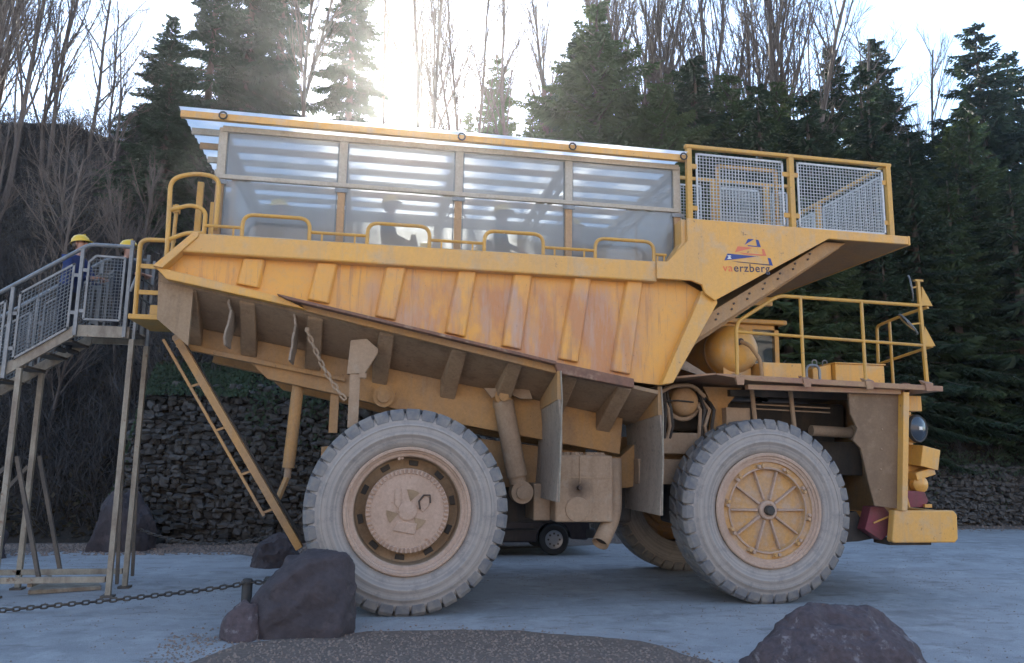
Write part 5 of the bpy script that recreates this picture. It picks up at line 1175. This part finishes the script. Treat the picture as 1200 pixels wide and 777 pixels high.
# ---------------------------------------------------------------- trees
def tri_mesh(name, V, F, mat):
    me = bpy.data.meshes.new(name); me.from_pydata(V, [], F); me.materials.append(MATS[mat]); return me
def spruce_mesh(seed, h, spread=.26, dens=1.0, mat='needles', droop=.35, sp=.21):
    r2 = random.Random(seed); V = []; F = []; tr = MB()
    tr.tube([(0, 0, -1.0), (0, 0, h*.3), (0, 0, h*.7), (0, 0, h)], [h*.018+.03, h*.013+.02, h*.006+.01, .006], 7)
    z = h*.06
    def quad(p, d, s, wd):
        o = len(V); V.extend([tuple(p), tuple(p+d*.45+s*wd), tuple(p+d), tuple(p+d*.45-s*wd)]); F.append((o, o+1, o+2, o+3))
    while z < h-.05:
        t = 1-z/h; L0 = h*spread*(t**.85)*(.75+.25*math.sin(min(1, (z/h)*8)*1.57))+.12; nb = 6 if t > .2 else 5
        a0 = r2.uniform(0, 6.28)
        for k in range(nb):
            if r2.random() > .90: continue
            a = a0+2*math.pi*k/nb+r2.uniform(-.3, .3); L = L0*r2.uniform(.5, 1.2)*(1+.22*math.sin(z*1.9+a*2+seed)); el = .25*(1-t)-.18*t+r2.uniform(-.12, .12)
            u = Vector((math.cos(a), math.sin(a), 0)); sd_ = Vector((-u.y, u.x, 0)); zb = z+r2.uniform(-.17, .17)
            def bp(s): return u*(L*s)+Vector((0, 0, zb+L*(math.sin(el)*s-droop*s*s*(.5+.5*t)+droop*.42*s**4)))
            pts = [bp(s) for s in (0, .35, .7, 1)]
            tr.tube(pts, [.012+.008*L, .010+.004*L, .007, .004], 3, False)
            st = .07/dens; s = .12
            while s < 1.0:
                p = bp(s); d0 = (bp(min(1, s+.05))-bp(s-.05)).normalized(); tl = (L*.42*(1-s)**.7+.10)*r2.uniform(.7, 1.2)
                for sg in (-1, 1):
                    dr = (d0*.75+sd_*sg*.75+Vector((0, 0, r2.uniform(-.45, .05)))).normalized()
                    up_ = Vector((0, 0, 1)); sv = dr.cross(up_).normalized()
                    quad(p, dr*tl, sv, .026+.018*r2.random())
                    quad(p+dr*tl*.2, (dr*.8+Vector((0, 0, -.55))).normalized()*tl*.7, dr.cross(sv), .03)
                    if tl > .25:
                        q = p+dr*tl*.45
                        for s2 in (-1, 1): quad(q, (dr*.7+sv*s2*.7+Vector((0, 0, -.15))).normalized()*tl*.45, up_ if r2.random() < .3 else sv.cross(dr), .03)
                s += st/L*1.0 if L > .3 else .2
            quad(bp(.85), (bp(1)-bp(.8)).normalized()*(.25*L+.05), sd_, .035)
        z += sp*(.65+.5*t)
    tm = bpy.data.meshes.new('trunk'); tm.from_pydata(tr.v, [], tr.f); tm.materials.append(MATS['bark'])
    return tm, tri_mesh('crown', V, F, mat)
def bare_mesh(seed, h, stems=1, lean=.12, twig_n=1.0, fan=.5):
    r2 = random.Random(seed); tr = MB(); cr_ = MB()
    def grow(p, d, L, r, depth, mb):
        n = 5 if depth < 2 else 3; pts = [p]; rs = [r]; q = p.copy(); dd = d.copy()
        for i in range(n):
            dd = (dd+Vector((r2.gauss(0, .07), r2.gauss(0, .07), r2.gauss(0, .04)+.05))).normalized(); q = q+dd*L/n; pts.append(q.copy()); rs.append(max(.005, r*(1-.62*(i+1)/n)))
        (mb).tube(pts, rs, 6 if depth == 0 else 4 if depth == 1 else 3, False)
        if depth >= 4: return
        nc = {0: 14, 1: 7, 2: 5, 3: 3}[depth]; nc = int(nc*twig_n)
        for k in range(nc):
            t = (.28 if depth == 0 else .15)+(.97-(.28 if depth == 0 else .15))*(k+r2.random())/nc; f = t*n; i = min(n-1, int(f)); pp = pts[i].lerp(pts[i+1], f-i)
            ax = (pts[i+1]-pts[i]).normalized(); pr = Vector((r2.gauss(0, 1), r2.gauss(0, 1), r2.gauss(0, 1))); pr = (pr-ax*pr.dot(ax)).normalized()
            nd = (ax*(1.1-fan*.4)+pr*fan*r2.uniform(.7, 1.2)+Vector((0, 0, .12))).normalized()
            LL = L*(.50 if depth == 0 else .55)*(1.12-t*.75)*r2.uniform(.6, 1.15)
            if LL < .12: continue
            grow(pp, nd, LL, max(.006, rs[i]*.5), depth+1, cr_)
    for s in range(stems):
        a = 6.28*s/stems+r2.uniform(-.4, .4); ln = lean*(1 if stems > 1 else .4)
        grow(Vector((.12*math.cos(a)*(stems > 1), .12*math.sin(a)*(stems > 1), -.5)), Vector((math.cos(a)*ln, math.sin(a)*ln, 1)).normalized(), h*r2.uniform(.82, 1.05)+.5, h*.009+.012, 0, tr)
    tm = bpy.data.meshes.new('trunk'); tm.from_pydata(tr.v, [], tr.f); tm.materials.append(MATS['twig'])
    cm = bpy.data.meshes.new('crown'); cm.from_pydata(cr_.v, [], cr_.f); cm.materials.append(MATS['twig']); return tm, cm
SPR = [spruce_mesh(1, 8, .25), spruce_mesh(2, 8, .20), spruce_mesh(3, 8, .30, droop=.5), spruce_mesh(4, 8, .23, mat='needles_light'), spruce_mesh(5, 8, .34, mat='needles_light', droop=.2), spruce_mesh(6, 8, .17, sp=.26)]
BAR = [bare_mesh(11, 9, 1), bare_mesh(12, 9, 3, .16), bare_mesh(13, 9, 4, .24), bare_mesh(14, 9, 1, fan=.75), bare_mesh(15, 9, 2, .10, fan=.4)]
tr_rng = random.Random(77)
def tree(kind, proto, x, y, h, label, group, base=8.0, sink=.15, wide=1.0):
    z = hill_z(x, y)-sink; root = empty(kind, (x, y, z), tr_rng.uniform(0, 6.28)); tag(root, label, 'tree', group); s = h/base
    for nm, me in zip(('trunk', 'crown'), proto):
        o = bpy.data.objects.new(nm, me); col.objects.link(o); o.parent = root; o.scale = (s*wide, s*wide, s)
    return root
def spr(x, y, h, label, k=None, wide=1.0, group='spruce trees on the hillside'): return tree('spruce_tree', SPR[k if k is not None else tr_rng.randrange(6)], x, y, h, label, group, 8.0, .15, wide)
def bar(x, y, h, label, k=None, wide=1.0, group='bare trees on the hillside'): return tree('bare_tree', BAR[k if k is not None else tr_rng.randrange(5)], x, y, h, label, group, 9.0, .15, wide)
#@@TREES@@
# left: bare clumps, one small spruce, tall dark spruces behind the canopy's rear end
bar(-13.6, 18, 13, 'tall many-stemmed bare tree at the left edge of the picture', 2, .8)
bar(-12.5, 19, 11.5, 'bare tree with two slim stems right of the left-edge clump', 4, .8)
bar(-16.0, 21, 11, 'bare tree furthest left, partly outside the picture', 1, .8)
bar(-14.6, 19.5, 12.5, 'bare tree between the left-edge clump and the furthest left tree', 1, .75)
bar(-11.6, 20.5, 9.5, 'bare tree halfway between the left-edge clump and the small spruce', 3, .8)
bar(-10.6, 20, 7.5, 'small thin bare tree left of the small spruce', 0, .8)
bar(-9.9, 18, 6.5, 'low thin bare tree below the small spruce on the left', 3)
bar(-14.6, 13.5, 8.5, 'bare tree low on the dark slope at the left edge', 0)
bar(-9.2, 12.5, 6, 'thin bare sapling on the slope behind the landing', 3)
bar(-7.2, 12.0, 5.5, 'thin bare sapling on the slope above the stone wall', 0)
bar(-11.8, 11.5, 6.0, 'thin bare sapling on the slope behind the stair flight', 4)
for i, (x, y, h) in enumerate(((-13.0, 10.6, 5.0), (-10.6, 10.2, 4.2), (-8.3, 10.4, 4.6), (-12.2, 14.5, 6.0), (-9.8, 15.2, 5.6), (-7.9, 14.6, 5.0), (-6.3, 11.2, 4.2), (-5.6, 13.6, 4.6))):
    bar(x, y, h, 'thin bare sapling, %s of eight, on the dark left slope' % ['first', 'second', 'third', 'fourth', 'fifth', 'sixth', 'seventh', 'eighth'][i], [0, 3, 4][i % 3], 1.1, 'saplings on the dark left slope')
spr(-9.3, 21.5, 6.6, 'small open spruce against the sky left of the canopy', 0, 1.25)
spr(-8.2, 18, 6.0, 'dark spruce low on the slope behind the canopy rear end', 2, 1.2)
spr(-6.6, 16.5, 5.5, 'dark spruce just behind the rear entrance of the canopy', 0, 1.2)
spr(-7.8, 22, 11.5, 'tall dark spruce, leftmost of the tall ones above the canopy', 1, .85)
spr(-6.5, 23, 15, 'tall dark spruce, second from the left above the canopy', 0, .62)
spr(-5.5, 25.5, 16, 'tall dark spruce, third from the left above the canopy', 1, .75)
spr(-2.1, 23.5, 14.0, 'tall dark spruce immediately left of the sun', 1, .68)
bar(-3.9, 22, 13, 'bare tree in the gap between the tall spruces above the canopy', 4, .7)
bar(-.2, 24, 13, 'thin bare tree directly in front of the sun', 0, .6)
bar(2.2, 25, 13, 'thin bare tree between the two bare trees right of the sun', 0, .7)
bar(7.0, 23, 13, 'bare tree left of the big fanning bare tree', 4, .7)
spr(3.5, 24.5, 6.6, 'lowest sunlit spruce just above the roof right of the sun', 3, .9)
bar(1.3, 22.5, 15, 'tall slender bare tree immediately right of the sun', 4, .7)
bar(3.3, 23, 13.5, 'bare tree second to the right of the sun', 1, .6)
bar(5.2, 24, 13, 'slim bare tree above the middle of the canopy roof', 0, .8)
spr(4.9, 25, 9.3, 'rounded sunlit conifer above the middle of the canopy roof', 4, .7)
spr(6.1, 22, 6.2, 'small sunlit spruce above the canopy roof', 3, 1.2)
spr(7.4, 24.5, 7.4, 'small dark spruce left of the broad spruce above the canopy', 0, 1.2)
spr(9.8, 19.5, 9.3, 'broad sunlit spruce above the front end of the canopy', 4, 1.15)
bar(10.4, 22.5, 17, 'big bare tree fanning out behind the broad sunlit spruce', 2, .85)
bar(12.6, 23, 16, 'bare tree between the two big fanning bare trees', 1, .8)
bar(14.6, 22, 18, 'dense bare tree above the front deck railing', 2, .75)
bar(18.2, 22, 18.5, 'widest bare tree with fine fanning branches right of centre', 2, .9)
bar(16.6, 23, 16.5, 'bare tree left of the widest fanning bare tree', 4, .9)
spr(21.8, 23, 13.0, 'pointed spruce standing against the sky at right', 0, 1.0)
spr(25.2, 24, 13.5, 'second pointed spruce against the sky at right', 1, 1.2)
bar(23.4, 24, 13, 'small bare tree between the two pointed spruces', 3)
bar(27.0, 24, 13, 'small bare tree left of the tallest spruce at right', 1, .8)
spr(28.6, 21, 15.5, 'tallest dark spruce at the right edge of the picture', 2, 1.0)
spr(30.8, 21.5, 14, 'dark spruce cut by the right edge of the picture', 0, 1.1)
# the dense dark wood that fills the slope on the right: rows, each with its own place
rows = [(23.5, [8.6, 11.2, 13.6, 16.0, 18.4, 20.4, 23.0, 26.8, 29.4], 'back'), (13.2, [12.8, 14.6, 16.4, 18.3, 20.2, 22.0, 24.0], 'lowest'), (15.2, [9.4, 11.4, 13.4, 15.4, 17.3, 19.2, 21.2, 23.2, 25.2, 27.2], 'second'), (17.6, [7.8, 11.6, 13.6, 15.6, 17.6, 19.6, 21.6, 23.8, 26.0, 28.4], 'third'), (20.0, [7.6, 12.2, 14.4, 16.8, 19.0, 21.2, 23.4, 25.8], 'top')]
for y, xs, rw in rows:
    for i, x in enumerate(xs):
        h = {'back': 7.6, 'lowest': 9.0, 'second': 10.4, 'third': 11.0, 'top': 9.4}[rw]*tr_rng.uniform(.8, 1.2)
        od = ['first', 'second', 'third', 'fourth', 'fifth', 'sixth', 'seventh', 'eighth', 'ninth', 'tenth'][i]
        spr(x+tr_rng.uniform(-.5, .5), y+tr_rng.uniform(-.6, .6), h, 'dark spruce, %s from the left in the %s row of the dense wood' % (od, rw), None, tr_rng.uniform(1.05, 1.35), 'spruces of the dense wood right of the truck')
# undergrowth on the slopes
def undergrowth():
    r2 = random.Random(31); V = []; F = []; V2 = []; F2 = []
    def stick(p, d, L, r):
        q = p+d*L; s = d.cross(Vector((r2.gauss(0, 1), r2.gauss(0, 1), 0))).normalized()*r; u = s.cross(d).normalized()*r; o = len(V)
        V.extend([tuple(p+s), tuple(p-s*.5+u), tuple(p-s*.5-u), tuple(q)]); F.extend([(o, o+1, o+3), (o+1, o+2, o+3), (o+2, o, o+3)])
    for k in range(5200):
        x = r2.uniform(-22, 30) if r2.random() < .45 else r2.uniform(-17, 0); y = wall_y(x)+.5+r2.random()*15
        p = Vector((x, y, hill_z(x, y)-.05)); nst = r2.randint(3, 6); hh = r2.uniform(.5, 2.2)*(1.0 if x < 6 else .7)
        for s in range(nst):
            d = Vector((r2.gauss(0, .38), r2.gauss(0, .38), 1)).normalized(); L = hh*r2.uniform(.6, 1.1); stick(p, d, L, .014)
            for b in range(4):
                pp = p+d*L*r2.uniform(.25, .95); stick(pp, (d+Vector((r2.gauss(0, .6), r2.gauss(0, .6), r2.gauss(0, .4)))).normalized(), L*.45, .009)
    o = mesh_obj('undergrowth', tri_mesh('undergrowth', V, F, 'shrub_twig'), None); tag(o, 'tangle of thin bare shrubs covering the dark slope', 'undergrowth', kind='stuff')
    for k in range(42000):
        x = r2.uniform(-20, 30) if r2.random() < .5 else r2.uniform(-16, 2); y = wall_y(x)+.45+r2.random()**1.3*15; z = hill_z(x, y)
        up_ = r2.random(); p = Vector((x, y, z+.02+(up_**4)*.9)); a = Vector((r2.gauss(0, 1), r2.gauss(0, 1), r2.gauss(0, .5))).normalized()*r2.uniform(.04, .09); b = a.cross(Vector((r2.gauss(0, 1), r2.gauss(0, 1), r2.gauss(0, 1)))).normalized()*r2.uniform(.03, .05)
        n = len(V2); V2.extend([tuple(p-a), tuple(p+b), tuple(p+a), tuple(p-b)]); F2.append((n, n+1, n+2, n+3))
    o = mesh_obj('leaf_litter', tri_mesh('leaf_litter', V2, F2, 'brush_leaf'), None); tag(o, 'dead leaves and low green growth scattered over the slope', 'leaves', kind='stuff')
    # ivy and ferns spilling over the wall top
    V3 = []; F3 = []
    for k in range(9000):
        x = r2.uniform(-6, 1) if r2.random() < .6 else r2.uniform(12, 24); s = r2.random(); y = wall_y(x)+.02+s*.9-.1; z = wall_h(x)+(s-.35)*.8-(r2.random()**3)*1.2*(noise.noise((x*.9, 2, 1)) > .05)
        p = Vector((x, y-.1, max(.1, z))); a = Vector((r2.gauss(0, 1), r2.gauss(0, .6), r2.gauss(0, 1))).normalized()*r2.uniform(.03, .07); b = a.cross(Vector((r2.gauss(0, .4), -1, r2.gauss(0, .4)))).normalized()*.03
        n = len(V3); V3.extend([tuple(p-a), tuple(p+b), tuple(p+a), tuple(p-b)]); F3.append((n, n+1, n+2, n+3))
    o = mesh_obj('wall_creeper', tri_mesh('wall_creeper', V3, F3, 'needles'), None); tag(o, 'dark creeper and weeds hanging over the top of the stone wall', 'creeper', kind='stuff')
undergrowth()

# ---------------------------------------------------------------- added air volume imitating veiling glare around the sun
def glare_haze():
    m = bpy.data.materials.new('haze_air'); m.use_nodes = True; nt = m.node_tree; nt.nodes.clear()
    out = nt.nodes.new('ShaderNodeOutputMaterial'); v = nt.nodes.new('ShaderNodeVolumePrincipled')
    v.inputs['Color'].default_value = (.93, .96, 1, 1); v.inputs['Density'].default_value = .0005; v.inputs['Anisotropy'].default_value = .82
    nt.links.new(v.outputs[0], out.inputs['Volume']); MATS['haze_air'] = m
    o = MB().box((-310, -310, -1.2), (310, 310, 40)).build('haze', 'haze_air'); tag(o, 'thin sunlit haze between the truck and the wooded hill', 'haze', kind='stuff')
glare_haze()
